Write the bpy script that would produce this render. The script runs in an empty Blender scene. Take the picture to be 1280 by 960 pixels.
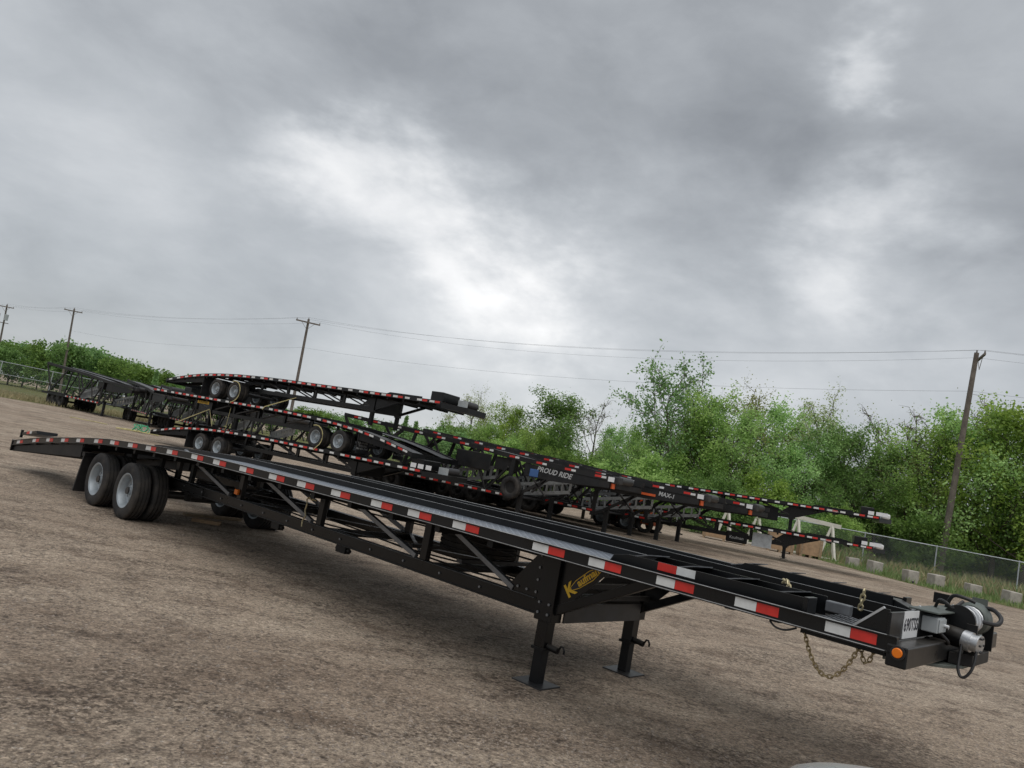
import bpy, bmesh, math, random
import numpy as np
from mathutils import Matrix, Vector
random.seed(7); RNG = np.random.default_rng(11)
S = bpy.context.scene
COL = S.collection
# ------------------------------------------------------------------ camera
PITCH, ROLL, EYE = math.radians(6.2), math.radians(10.7), 1.65
cp, sp, cr, sr = math.cos(PITCH), math.sin(PITCH), math.cos(ROLL), math.sin(ROLL)
fwd = Vector((0, cp, sp)); up0 = Vector((0, -sp, cp)); r0 = Vector((1, 0, 0))
rgt = cr*r0 + sr*up0; upv = -sr*r0 + cr*up0
cam = bpy.data.cameras.new('camera'); camo = bpy.data.objects.new('camera', cam); COL.objects.link(camo)
cam.sensor_width = 36; cam.lens = 27.0; cam.clip_start = 0.05; cam.clip_end = 5000
m = Matrix((rgt, upv, -fwd)).transposed().to_4x4(); m.translation = (0, 0, EYE)
camo.matrix_world = m; S.camera = camo
# ------------------------------------------------------------------ light
SUN_EL, SUN_AZ = math.radians(66), math.radians(165)      # azimuth from +Y, clockwise positive
sund = Vector((math.sin(SUN_AZ)*math.cos(SUN_EL), math.cos(SUN_AZ)*math.cos(SUN_EL), math.sin(SUN_EL)))
sl = bpy.data.lights.new('sun', 'SUN'); sl.energy = 1.3; sl.angle = math.radians(70); sl.color = (1, .97, .93)
so = bpy.data.objects.new('sun', sl); COL.objects.link(so)
so.rotation_euler = sund.to_track_quat('Z', 'Y').to_euler()
S.view_settings.view_transform = 'Standard'; S.view_settings.look = 'None'
S.view_settings.exposure = 0.52; S.view_settings.gamma = 1.0

class NT:
    """tiny node-tree helper"""
    def __init__(s, tree): s.t = tree; tree.nodes.clear()
    def n(s, typ, **kw):
        nd = s.t.nodes.new('ShaderNode'+typ)
        ins = kw.pop('ins', {})
        for k, v in kw.items(): setattr(nd, k, v)
        for k, v in ins.items(): s.set(nd, k, v)
        return nd
    def set(s, nd, k, v):
        if isinstance(v, tuple) and len(v) == 2 and hasattr(v[0], 'outputs'): s.t.links.new(v[0].outputs[v[1]], nd.inputs[k])
        elif hasattr(v, 'outputs'): s.t.links.new(v.outputs[0], nd.inputs[k])
        else: nd.inputs[k].default_value = v
    def math(s, op, a, b=0.0, clamp=False):
        return s.n('Math', operation=op, use_clamp=clamp, ins={0: a, 1: b})
    def mix(s, f, a, b, mode='MIX'):
        nd = s.n('Mix', data_type='RGBA', blend_type=mode); s.set(nd, 0, f); s.set(nd, 6, a); s.set(nd, 7, b)
        return (nd, 2)
    def ramp(s, f, stops, interp='LINEAR'):
        nd = s.n('ValToRGB'); s.set(nd, 0, f); cr_ = nd.color_ramp; cr_.interpolation = interp
        while len(cr_.elements) < len(stops): cr_.elements.new(.5)
        for e, (p, c) in zip(cr_.elements, stops):
            e.position = p; e.color = (c, c, c, 1) if not isinstance(c, tuple) else (c+(1,) if len(c) == 3 else c)
        return (nd, 0)
    def noise(s, vec, scale, detail=4, rough=.55, dist=0.0):
        nd = s.n('TexNoise', ins={'Scale': scale, 'Detail': detail, 'Roughness': rough, 'Distortion': dist})
        if vec is not None: s.set(nd, 'Vector', vec)
        return nd
def G(v): return (v, v, v, 1)
# ------------------------------------------------------------------ sky
W = bpy.data.worlds.new('World'); S.world = W; W.use_nodes = True
w = NT(W.node_tree)
tc = w.n('TexCoord'); sep = w.n('SeparateXYZ', ins={0: (tc, 'Generated')})
def img_dir(x, y):
    return (float(x)-640)/960*rgt - (float(y)-480)/960*upv + fwd
flat = w.n('Mapping', ins={0: (tc, 'Generated'), 'Scale': (1.0, 1.0, 1.9), 'Rotation': (0, .16, 0)})
big = w.noise(flat, 1.9, 3, .5, .15)
mid = w.noise(flat, 4.6, 6, .55, .3)
fine_ = w.noise(flat, 11., 6, .6, .3)
# the cloud layer's ragged breaks and thick bands: directions jittered by noise so their edges fray
jit = w.noise(flat, 3.6, 6, .58)
jv = w.n('VectorMath', operation='SCALE', ins={0: w.n('VectorMath', operation='SUBTRACT', ins={0: (jit, 1), 1: (.5, .5, .5)})}); jv.inputs['Scale'].default_value = .42
wd_ = w.n('VectorMath', operation='NORMALIZE', ins={0: w.n('VectorMath', operation='ADD', ins={0: (tc, 'Generated'), 1: jv})})
def lobe(x, y, sharp, amp):
    d = img_dir(x, y).normalized()
    dp = w.n('VectorMath', operation='DOT_PRODUCT', ins={0: wd_, 1: tuple(d)})
    return w.math('MULTIPLY', w.math('POWER', w.math('MAXIMUM', (dp, 'Value'), 0.0), sharp), amp)
def total(ls):
    r_ = ls[0]
    for q in ls[1:]: r_ = w.math('ADD', r_, q)
    return r_
brk = total([lobe(650, 385, 300, .24), lobe(560, 315, 380, .20), lobe(475, 235, 420, .20), lobe(400, 225, 500, .10), lobe(1090, 330, 420, .16), lobe(1112, 95, 1200, .18), lobe(720, 440, 45, .12), lobe(1060, 420, 60, .10), lobe(420, 420, 70, .06), lobe(40, 250, 120, .06), lobe(160, 60, 60, .05)])
brk = w.math('MULTIPLY', brk, w.math('ADD', w.math('MULTIPLY', (mid, 0), 1.5), .28))
thick = total([lobe(900, 235, 50, .12), lobe(500, 90, 80, .085), lobe(330, 345, 160, .06), lobe(1240, 330, 100, .06), lobe(60, 380, 120, .03)])
cloud_lum = total([w.math('MULTIPLY', w.math('SUBTRACT', (big, 0), .5), .24), w.math('MULTIPLY', w.math('SUBTRACT', (mid, 0), .5), .17), w.math('MULTIPLY', w.math('SUBTRACT', (fine_, 0), .5), .09), brk, w.math('MULTIPLY', thick, -1.0)])
hzn = w.math('POWER', w.math('SUBTRACT', 1.0, w.math('MAXIMUM', (sep, 2), 0.0)), 6.0)
cloud_lum = w.math('ADD', w.math('ADD', cloud_lum, .33), w.math('MULTIPLY', hzn, .09))
cloud_lum = w.math('MAXIMUM', cloud_lum, .14)
tint = w.ramp(cloud_lum, [(.12, (.935, .99, 1.065)), (.38, (.955, 1.0, 1.045)), (.7, (1.0, 1.0, 1.0))])
sky = w.n('TexSky', sky_type='NISHITA', sun_disc=False, sun_elevation=SUN_EL, sun_rotation=SUN_AZ)
cl_col = w.n('VectorMath', operation='SCALE', ins={0: tint}); w.set(cl_col, 'Scale', w.math('MULTIPLY', cloud_lum, 8.6))
mixed = w.mix(.94, sky, cl_col)
bg = w.n('Background', ins={'Color': mixed, 'Strength': .11})
out = w.n('OutputWorld', ins={0: bg})

# ------------------------------------------------------------------ materials
MATS = {}
def newmat(name):
    mt = bpy.data.materials.new(name); mt.use_nodes = True; MATS[name] = mt
    return mt, NT(mt.node_tree)
def fin(t, col, rough=.5, metal=0., bump=None, bstr=.3, bdist=.01, spec=.5, **kw):
    p = t.n('BsdfPrincipled', ins={'Base Color': col, 'Roughness': rough, 'Metallic': metal, 'Specular IOR Level': spec})
    for k, v in kw.items(): t.set(p, k.replace('_', ' '), v)
    if bump is not None:
        b = t.n('Bump', ins={'Strength': bstr, 'Distance': bdist, 'Height': bump}); t.set(p, 'Normal', b)
    t.n('OutputMaterial', ins={0: p}); return p
def simple(name, col, rough=.5, metal=0., var=.25, scale=6, bstr=.0, spec=.5, dust=0., dustcol=(.16, .13, .10, 1), top=0.):
    mt, t = newmat(name)
    co = t.n('TexCoord'); nz = t.noise((co, 'Object'), scale, 5, .6)
    c0 = tuple(x*(1-var) for x in col)+(1,); c1 = tuple(min(1, x*(1+var)) for x in col)+(1,)
    c = t.mix(t.ramp((nz, 0), [(.3, 0.), (.7, 1.)]), c0, c1)
    if dust > 0:
        dn = t.noise((co, 'Object'), scale*.45, 6, .65)
        c = t.mix(t.math('MULTIPLY', t.ramp((dn, 0), [(.42, 0.), (.75, 1.)]), dust), c, dustcol)
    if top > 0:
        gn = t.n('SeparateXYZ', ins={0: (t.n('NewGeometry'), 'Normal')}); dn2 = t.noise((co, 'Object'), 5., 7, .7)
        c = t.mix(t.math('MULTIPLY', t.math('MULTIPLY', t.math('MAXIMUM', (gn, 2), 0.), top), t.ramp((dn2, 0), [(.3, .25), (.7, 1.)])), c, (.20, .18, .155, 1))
    r = t.math('ADD', t.math('MULTIPLY', (nz, 0), .25), rough-.12)
    fin(t, c, r, metal, (t.noise((co, 'Object'), scale*9, 3), 0) if bstr else None, bstr, .004, spec)
    return mt
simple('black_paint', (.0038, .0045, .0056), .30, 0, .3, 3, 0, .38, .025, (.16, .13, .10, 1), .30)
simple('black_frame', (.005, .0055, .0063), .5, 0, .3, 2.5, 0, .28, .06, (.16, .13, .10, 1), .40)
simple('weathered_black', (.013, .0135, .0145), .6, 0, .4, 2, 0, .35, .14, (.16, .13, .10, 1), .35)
simple('brace_steel', (.20, .21, .225), .42, .5, .25, 6, 0, .5, .1)
simple('dark_steel', (.04, .041, .044), .42, .3, .3, 5, 0, .5, .2)
simple('bright_edge', (.50, .51, .52), .38, .35, .3, 8)  # pale base colour, holds the painted highlight of the rail flanges
simple('tape_white', (.70, .71, .70), .38, 0, .10, 14, 0, .5, .16)
simple('tape_red', (.60, .028, .02), .36, 0, .15, 14, 0, .5, .10)
simple('tyre_rubber', (.024, .024, .025), .82, 0, .25, 7, .25, .3, .35)
simple('rim_paint', (.36, .40, .43), .42, .35, .15, 9, 0, .5, .2)
simple('amber_lens', (.85, .20, .01), .25, 0, .08, 20)
simple('yellow_paint', (.85, .54, .03), .4, 0, .08, 12)
simple('white_paint', (.72, .73, .72), .45, 0, .1, 5, 0, .5, .15)
simple('cream_paint', (.66, .64, .56), .5, 0, .1, 5, 0, .5, .25)
simple('grey_case', (.40, .43, .44), .45, .1, .1, 7, 0, .5, .2)
simple('green_grey_case', (.10, .12, .11), .5, .2, .2, 7, 0, .5, .3)
simple('silver_metal', (.55, .56, .57), .35, .8, .2, 18)
simple('galvanised', (.48, .51, .53), .45, .6, .2, 6)
simple('ramp_grey', (.30, .31, .31), .5, .2, .15, 4, 0, .5, .25)
simple('chain_metal', (.32, .25, .14), .5, .6, .35, 30)
simple('chain_gold', (.52, .45, .28), .45, .5, .3, 30)
simple('hose_rubber', (.015, .015, .016), .5, 0, .2, 9)
simple('yellow_strap', (.48, .42, .20), .7, 0, .2, 9)
simple('green_strap', (.06, .38, .20), .7, 0, .2, 9)
simple('plank_wood', (.30, .22, .14), .8, 0, .3, 10, .3)
simple('tan_wood', (.36, .24, .14), .75, 0, .25, 5, .2)
simple('pole_wood', (.165, .14, .12), .85, 0, .35, 3, .4)
simple('insulator', (.20, .19, .18), .4, 0, .2, 9)
simple('wire_metal', (.10, .10, .105), .6, 0, .1, 2)
simple('concrete', (.40, .37, .33), .85, 0, .3, 4, .5, .3, .5)
simple('orange_paint', (.70, .12, .03), .45, 0, .15, 5, 0, .5, .2)
simple('blue_paint', (.05, .12, .30), .45, 0, .15, 5)
simple('bark', (.10, .085, .065), .9, 0, .35, 5, .4)
simple('twig', (.13, .115, .095), .9, 0, .25, 5)
simple('car_paint', (.42, .43, .42), .28, .35, .04, 3, 0, .5)
simple('trim_plastic', (.05, .045, .04), .5, 0, .1, 4)
simple('glass_dark', (.02, .025, .028), .08, 0, .05, 2)
simple('pebble_stone', (.25, .21, .175), .85, 0, .6, 35, .2, .3)
# diamond tread plate: raised lozenges, satin dark paint rubbed to bare metal on top
mt, t = newmat('tread_plate')
co = t.n('TexCoord'); sx = t.n('SeparateXYZ', ins={0: (co, 'Object')})
u_ = t.math('MULTIPLY', (sx, 0), 26.); v_ = t.math('MULTIPLY', (sx, 1), 26.)
a_ = t.math('ABSOLUTE', t.math('SINE', t.math('MULTIPLY', t.math('ADD', u_, v_), 1.57)))
b_ = t.math('ABSOLUTE', t.math('SINE', t.math('MULTIPLY', t.math('SUBTRACT', u_, v_), 1.57)))
lz = t.math('MAXIMUM', t.math('POWER', a_, 9.), t.math('POWER', b_, 9.))
nz = t.noise((co, 'Object'), 2.2, 6, .65)
cc = t.mix(t.math('MULTIPLY', lz, .5), (.13, .15, .18, 1), (.42, .47, .54, 1))
cc = t.mix(t.ramp((nz, 0), [(.45, 0.), (.8, .45)]), cc, (.20, .18, .155, 1))
fin(t, cc, t.math('ADD', t.math('MULTIPLY', (nz, 0), .25), .30), .7, lz, 1., .006)
# glossy label plate
simple('plate_white', (.74, .75, .76), .4, 0, .05, 6)
simple('letter_black', (.02, .02, .03), .5, 0, .05, 6)
simple('letter_white', (.45, .46, .46), .5, 0, .1, 9)

# gravel yard
mt, t = newmat('yard_gravel')
co = t.n('TexCoord'); P = (co, 'Object')
st = t.n('Mapping', ins={0: P, 'Rotation': (0, 0, .30), 'Scale': (.13, 1.0, 1)})
wrp = t.noise(P, .35, 4, .6); wr2 = t.n('VectorMath', operation='SCALE', ins={0: (wrp, 1)}); w.t = w.t
wr2.inputs['Scale'].default_value = .9
stw = t.n('VectorMath', operation='ADD', ins={0: st, 1: wr2})
rut = t.noise(stw, .85, 7, .62)                   # long wheel-track streaks
patch = t.noise(P, .22, 6, .62, .4)
medium = t.noise(t.n('Mapping', ins={0: P, 'Rotation': (0, 0, .25), 'Scale': (.75, 1.1, 1)}), 1.9, 12, .80, .3)
fine = t.noise(P, 16, 6, .72)
g1 = t.n('TexVoronoi', ins={'Vector': P, 'Scale': 34., 'Randomness': 1.}); g2 = t.n('TexVoronoi', ins={'Vector': P, 'Scale': 90., 'Randomness': 1.})
crk_v = t.n('VectorMath', operation='ADD', ins={0: P, 1: t.n('VectorMath', operation='SCALE', ins={0: (t.noise(P, 2.5, 4, .6), 1)})})
crk = t.n('TexVoronoi', feature='DISTANCE_TO_EDGE', ins={'Vector': crk_v, 'Scale': 1.6})
base = t.mix(t.ramp((patch, 0), [(.32, 0.), (.68, 1.)]), (.355, .280, .211, 1), (.445, .368, .288, 1))
base = t.mix(t.ramp((rut, 0), [(.36, .55), (.54, 0.)]), base, (.225, .168, .125, 1))
base = t.mix(t.ramp((medium, 0), [(.38, .75), (.50, 0.)]), base, (.165, .12, .088, 1))
base = t.mix(t.ramp((medium, 0), [(.56, 0.), (.72, .55)]), base, (.475, .405, .325, 1))
hs = t.n('SeparateColor', ins={0: (g1, 'Color')})
spk = t.math('MULTIPLY', t.ramp((hs, 0), [(.86, 0.), (.93, 1.)]), t.ramp((g1, 'Distance'), [(.25, 1.), (.42, 0.)]))
base = t.mix(t.math('MULTIPLY', spk, .35), base, (.58, .55, .50, 1))
dk = t.math('MULTIPLY', t.ramp((hs, 1), [(.78, 0.), (.86, 1.)]), t.ramp((g1, 'Distance'), [(.3, 1.), (.5, 0.)]))
base = t.mix(t.math('MULTIPLY', dk, .7), base, (.075, .06, .052, 1))
base = t.mix(t.math('MULTIPLY', t.ramp((crk, 0), [(.0, 1.), (.035, 0.)]), t.ramp((medium, 0), [(.45, .7), (.6, 0.)])), base, (.08, .064, .055, 1))
clump = t.noise(t.n('Mapping', ins={0: P, 'Rotation': (0, 0, .2), 'Scale': (.7, 1.1, 1)}), .75, 9, .72, .5)
grain = t.noise(P, 21, 5, .7); grain2 = t.noise(P, 9, 6, .72, .4)
gm = t.math('MULTIPLY', t.ramp((clump, 0), [(.49, 0.), (.60, 1.)]), t.ramp((grain, 0), [(.47, 0.), (.56, 1.)]))
base = t.mix(t.math('MULTIPLY', gm, .75), base, (.075, .056, .043, 1))
gm2 = t.math('MULTIPLY', t.ramp((clump, 0), [(.42, 0.), (.62, 1.)]), t.ramp((grain2, 0), [(.54, 0.), (.62, 1.)]))
base = t.mix(t.math('MULTIPLY', gm2, .65), base, (.085, .064, .05, 1))
hs2 = t.n('SeparateColor', ins={0: (g2, 'Color')})
base = t.mix(1., base, t.mix((hs2, 0), G(.68), G(1.32)), 'MULTIPLY')
hs3 = t.n('SeparateColor', ins={0: (t.n('TexVoronoi', ins={'Vector': P, 'Scale': 48.}), 'Color')})
base = t.mix(.8, base, t.mix((hs3, 0), G(.72), G(1.28)), 'MULTIPLY')
base = t.mix(.9, base, t.ramp((fine, 0), [(.25, .5), (.75, 1.45)]), 'MULTIPLY')
hgt = t.math('ADD', t.math('ADD', t.math('MULTIPLY', (fine, 0), .55), t.math('MULTIPLY', (g1, 'Distance'), -.35)),
             t.math('ADD', t.math('MULTIPLY', (medium, 0), 1.6), t.math('MULTIPLY', (rut, 0), 1.6)))
fin(t, base, .92, 0, hgt, .9, .035, .2)
# grass verge soil
mt, t = newmat('verge_soil')
co = t.n('TexCoord'); n1 = t.noise((co, 'Object'), .5, 6, .65); n2 = t.noise((co, 'Object'), 6, 5, .7)
c = t.mix(t.ramp((n1, 0), [(.35, 0.), (.65, 1.)]), (.085, .115, .035, 1), (.19, .165, .085, 1))
c = t.mix(.8, c, t.ramp((n2, 0), [(.3, .6), (.7, 1.3)]), 'MULTIPLY')
fin(t, c, .95, 0, (n2, 0), .8, .05, .1)
# leaves / blades
def leafmat(name, cols, trans=.42):
    mt, t = newmat(name)
    geo = t.n('NewGeometry'); oi = t.n('ObjectInfo'); co = t.n('TexCoord')
    nz = t.noise((co, 'Object'), .45, 3, .5)
    k = t.math('ADD', t.math('MULTIPLY', (geo, 'Random Per Island'), .45), t.math('ADD', t.math('MULTIPLY', (nz, 0), .9), -.22), clamp=True)
    c = t.ramp(k, [(i/(len(cols)-1), q) for i, q in enumerate(cols)])
    hsv = t.n('HueSaturation', ins={'Color': c, 'Hue': t.math('ADD', t.math('MULTIPLY', (oi, 'Random'), .035), .488),
                                    'Value': t.math('ADD', t.math('MULTIPLY', (oi, 'Random'), .5), .98), 'Saturation': t.math('ADD', t.math('MULTIPLY', (oi, 'Random'), -.25), .98)})
    d = t.n('BsdfDiffuse', ins={'Color': hsv}); tr = t.n('BsdfTranslucent', ins={'Color': hsv})
    gl = t.n('BsdfGlossy', ins={'Color': G(.5), 'Roughness': .5})
    mx = t.n('MixShader', ins={0: trans, 1: d, 2: tr}); mx2 = t.n('MixShader', ins={0: .03, 1: mx, 2: gl})
    t.n('OutputMaterial', ins={0: mx2}); return mt
leafmat('leaf_spring', [(.085, .155, .03), (.23, .385, .06), (.38, .56, .105), (.50, .66, .18)], .5)
leafmat('leaf_deep', [(.05, .105, .03), (.13, .245, .05), (.22, .38, .075), (.31, .47, .11)], .5)
leafmat('leaf_olive', [(.13, .145, .045), (.29, .325, .09), (.42, .46, .14), (.50, .52, .21)], .5)
leafmat('grass_green', [(.085, .15, .03), (.14, .22, .045), (.20, .25, .075), (.30, .27, .13)], .3)
leafmat('grass_dry', [(.16, .15, .06), (.27, .23, .11), (.36, .29, .15), (.42, .27, .13)], .3)
# chain-link mesh: real thin wire geometry is used; this is its wire
simple('chain_link_wire', (.28, .31, .31), .5, .4, .1, 5)

# ------------------------------------------------------------------ mesh helpers
class MB:
    def __init__(s): s.v = []; s.f = []
    def add(s, vs, fs):
        o = len(s.v); s.v += [tuple(q) for q in vs]; s.f += [tuple(i+o for i in f) for f in fs]; return s
    def box(s, p0, p1):
        x0, x1 = sorted((p0[0], p1[0])); y0, y1 = sorted((p0[1], p1[1])); z0, z1 = sorted((p0[2], p1[2]))
        return s.add([(x0, y0, z0), (x1, y0, z0), (x1, y1, z0), (x0, y1, z0), (x0, y0, z1), (x1, y0, z1), (x1, y1, z1), (x0, y1, z1)],
                     [(3, 2, 1, 0), (4, 5, 6, 7), (0, 1, 5, 4), (1, 2, 6, 5), (2, 3, 7, 6), (3, 0, 4, 7)])
    def beam(s, a, b, wd, ht, up=(0, 0, 1)):
        a, b = Vector(a), Vector(b); d = (b-a).normalized(); up = Vector(up)
        if abs(d.dot(up)) > .98: up = Vector((0, 1, 0))
        sd = d.cross(up).normalized(); u2 = sd.cross(d).normalized()
        vs = [p + i*sd*wd/2 + j*u2*ht/2 for p in (a, b) for i, j in ((-1, -1), (1, -1), (1, 1), (-1, 1))]
        return s.add(vs, [(0, 1, 2, 3), (7, 6, 5, 4), (4, 5, 1, 0), (5, 6, 2, 1), (6, 7, 3, 2), (7, 4, 0, 3)])
    def tube(s, pts, r, n=8, cap=True, closed=False):
        pts = [Vector(p) for p in pts]; N = len(pts); rr = r if isinstance(r, (list, tuple)) else [r]*N
        rings = []; prev = None
        for i, p in enumerate(pts):
            if closed: d = pts[(i+1) % N]-pts[i-1]
            else: d = pts[min(i+1, N-1)]-pts[max(i-1, 0)]
            d.normalize()
            if prev is None:
                a = Vector((0, 0, 1)) if abs(d.z) < .9 else Vector((1, 0, 0))
                x = d.cross(a).normalized()
            else:
                x = (prev - d*prev.dot(d)).normalized()
            prev = x; y = d.cross(x)
            rings.append([p + rr[i]*(math.cos(2*math.pi*k/n)*x + math.sin(2*math.pi*k/n)*y) for k in range(n)])
        o = len(s.v); s.v += [tuple(q) for R in rings for q in R]
        for i in range(N if closed else N-1):
            j = (i+1) % N
            for k in range(n):
                s.f.append((o+i*n+k, o+i*n+(k+1) % n, o+j*n+(k+1) % n, o+j*n+k))
        if cap and not closed:
            s.f.append(tuple(o+k for k in range(n))[::-1]); s.f.append(tuple(o+(N-1)*n+k for k in range(n)))
        return s
    def cyl(s, a, b, r, n=16): return s.tube([a, b], r, n)
    def lathe(s, prof, c, axis='y', n=32):
        """prof: (axial, radius) points, closed loop around the axis"""
        o = len(s.v); m_ = len(prof)
        for k in range(n):
            an = 2*math.pi*k/n; ca, sa = math.cos(an), math.sin(an)
            for (ax, r) in prof:
                p = {'y': (r*ca, ax, r*sa), 'z': (r*ca, r*sa, ax), 'x': (ax, r*ca, r*sa)}[axis]
                s.v.append((c[0]+p[0], c[1]+p[1], c[2]+p[2]))
        for k in range(n):
            k2 = (k+1) % n
            for j in range(m_-1):
                q = (o+k*m_+j, o+k*m_+j+1, o+k2*m_+j+1, o+k2*m_+j)
                s.f.append(q)
        return s
    def prism(s, poly, lo, hi, axis='y'):
        """poly in the plane across axis, extruded lo..hi. axis y: poly (x,z); axis z: (x,y); axis x: (y,z)"""
        def P_(q, a): return {'y': (q[0], a, q[1]), 'z': (q[0], q[1], a), 'x': (a, q[0], q[1])}[axis]
        n = len(poly); vs = [P_(q, lo) for q in poly]+[P_(q, hi) for q in poly]
        fs = [tuple(range(n))[::-1], tuple(range(n, 2*n))]+[(i, (i+1) % n, (i+1) % n+n, i+n) for i in range(n)]
        return s.add(vs, fs)
    def sweep(s, stations, prof):
        """stations (x,z); prof closed list of (y,dz)"""
        n = len(prof); o = len(s.v)
        for (x, z) in stations:
            for (y, dz) in prof: s.v.append((x, y, z+dz))
        for i in range(len(stations)-1):
            for k in range(n):
                s.f.append((o+i*n+k, o+i*n+(k+1) % n, o+(i+1)*n+(k+1) % n, o+(i+1)*n+k))
        s.f.append(tuple(o+k for k in range(n))[::-1]); e = o+(len(stations)-1)*n; s.f.append(tuple(e+k for k in range(n)))
        return s
    def mesh(s, name, mat, smooth=False):
        me = bpy.data.meshes.new(name); me.from_pydata(s.v, [], s.f)
        bm = bmesh.new(); bm.from_mesh(me); bmesh.ops.recalc_face_normals(bm, faces=bm.faces); bm.to_mesh(me); bm.free()
        me.materials.append(MATS[mat])
        if smooth:
            me.polygons.foreach_set('use_smooth', [True]*len(me.polygons))
            try: me.set_sharp_from_angle(angle=math.radians(35))
            except Exception: pass
        me.update(); return me
    def build(s, name, mat, parent=None, smooth=False, bevel=0.):
        o = bpy.data.objects.new(name, s.mesh(name, mat, smooth)); COL.objects.link(o); o.parent = parent
        if bevel:
            b = o.modifiers.new('bevel', 'BEVEL'); b.width = bevel; b.segments = 2; b.limit_method = 'ANGLE'
        return o
def from_mesh(name, me, parent=None, loc=(0, 0, 0), rot=(0, 0, 0)):
    o = bpy.data.objects.new(name, me); COL.objects.link(o); o.parent = parent; o.location = loc; o.rotation_euler = rot; return o
def tag(o, label=None, cat=None, group=None, kind=None):
    if label: o['label'] = label
    if cat: o['category'] = cat
    if group: o['group'] = group
    if kind: o['kind'] = kind
    return o
def thing(name, label, cat, loc=(0, 0, 0), rz=0., group=None):
    o = bpy.data.objects.new(name, None); COL.objects.link(o); o.location = loc; o.rotation_euler = (0, 0, rz)
    o.empty_display_size = .2
    return tag(o, label, cat, group)
def kids(o): return [c for c in COL.objects if c.parent == o]
KIDS = {}
def copy_tree(o, parent=None):
    c = o.copy(); COL.objects.link(c); c.parent = parent
    for ch in o.children: copy_tree(ch, c)
    return c
def text_mesh(txt, mat, size=.1, extrude=.002, shear=0., name='lettering', bold=0.):
    cu = bpy.data.curves.new('t', 'FONT'); cu.body = txt; cu.size = size; cu.extrude = extrude; cu.align_x = 'CENTER'; cu.align_y = 'CENTER'
    cu.shear = shear; cu.offset = bold; cu.resolution_u = 3
    ob = bpy.data.objects.new('t', cu); COL.objects.link(ob)
    bpy.context.view_layer.update()
    dg = bpy.context.evaluated_depsgraph_get()
    me = bpy.data.meshes.new_from_object(ob.evaluated_get(dg)); me.name = name
    bpy.data.objects.remove(ob); bpy.data.curves.remove(cu)
    me.materials.clear(); me.materials.append(MATS[mat]); return me
def lerp_z(tab, x):
    if x <= tab[0][0]: return tab[0][1]
    for (a, b) in zip(tab, tab[1:]):
        if x <= b[0]: return a[1]+(b[1]-a[1])*(x-a[0])/(b[0]-a[0])
    return tab[-1][1]

# ------------------------------------------------------------------ ground
def sheet(name, poly, z, mat, kind='structure'):
    me = bpy.data.meshes.new(name); me.from_pydata([(x, y, z) for x, y in poly], [], [tuple(range(len(poly)))])
    me.materials.append(MATS[mat]); o = bpy.data.objects.new(name, me); COL.objects.link(o); tag(o, kind=kind); return o
# yard: fine grid near the camera with a gentle uneven surface, one sheet to the horizon
def yard():
    xs = sorted(set([-1500, -600, -250, -120]+[float(q) for q in np.linspace(-60, 60, 121)]+[120, 250, 600, 1500]))
    ys = sorted(set([-1500, -300, -60, -20]+[float(q) for q in np.linspace(-10, 70, 81)]+[120, 250, 600, 1500]))
    vs = []; X = len(xs)
    for y in ys:
        for x in xs: vs.append((x, y, 0.))
    fs = [(j*X+i, j*X+i+1, (j+1)*X+i+1, (j+1)*X+i) for j in range(len(ys)-1) for i in range(X-1)]
    me = bpy.data.meshes.new('ground'); me.from_pydata(vs, [], fs); me.materials.append(MATS['yard_gravel'])
    o = bpy.data.objects.new('ground', me); COL.objects.link(o); tag(o, 'brown gravel yard with darker wheel tracks', None, None, 'structure')
yard()
VERGE_R = [(60, 16), (32, 24.5), (25, 27.6), (20.6, 29.8), (18.6, 32.0), (17.6, 36), (16.9, 41.5), (14.2, 46), (11.4, 49.5), (9.2, 53), (5, 58), (-8, 66), (-22, 74), (-22, 160), (60, 160), (140, 120), (140, 16)]
sheet('verge', VERGE_R, .004, 'verge_soil')
VERGE_L = [(-140, 30), (-60, 43), (-40, 50.2), (-33.5, 53.2), (-31, 55.8), (-27.5, 57.5), (-24, 60), (-23.99, 160), (-160, 160)]
sheet('field', VERGE_L, .008, 'verge_soil')

# ------------------------------------------------------------------ wheels
R_T = .385
def tyre_mesh():
    p = []; wd = .105
    # cross-section from inner bead over the tread to the outer bead, with tread grooves
    sec = [(-.085, .225), (-.1, .25), (-wd-.004, .30), (-wd+.002, .35), (-.092, R_T-.008), (-.082, R_T-.001)]
    for g in (-.05, 0., .05):
        sec += [(g-.010, R_T+.001), (g-.008, R_T-.013), (g+.008, R_T-.013), (g+.010, R_T+.001)]
    sec += [(.082, R_T-.001), (.092, R_T-.008), (wd-.002, .35), (wd+.004, .30), (.1, .25), (.085, .225), (-.085, .225)]
    return MB().lathe(sec, (0, 0, 0), 'y', 40).mesh('tyre', 'tyre_rubber', True)
def rim_mesh():
    sec = [(-.088, .228), (-.098, .240), (-.1, .236), (-.088, .216), (-.04, .200), (.012, .190), (.022, .175), (.030, .125), (.012, .100), (-.018, .085), (-.022, .058), (-.05, .052), (-.056, .03), (-.056, .0001)]
    b = MB().lathe(sec, (0, 0, 0), 'y', 40)
    for k in range(8):
        a = 2*math.pi*k/8; c = Vector((.108*math.cos(a), 0, .108*math.sin(a)))
        b.cyl(c+Vector((0, .02, 0)), c+Vector((0, -.02, 0)), .014, 6)
    b.lathe([(.09, .228), (.02, .2)], (0, 0, 0), 'y', 40)
    return b.mesh('rim', 'rim_paint', True)
def rim_hole_mesh():
    b = MB()
    for k in range(8):
        a = 2*math.pi*(k+.5)/8; c = Vector((.152*math.cos(a), .024, .152*math.sin(a)))
        b.cyl(c, c+Vector((0, -.006, 0)), .017, 10)
    return b.mesh('hand_hole', 'hose_rubber', False)
RIM_DARK = None
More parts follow.
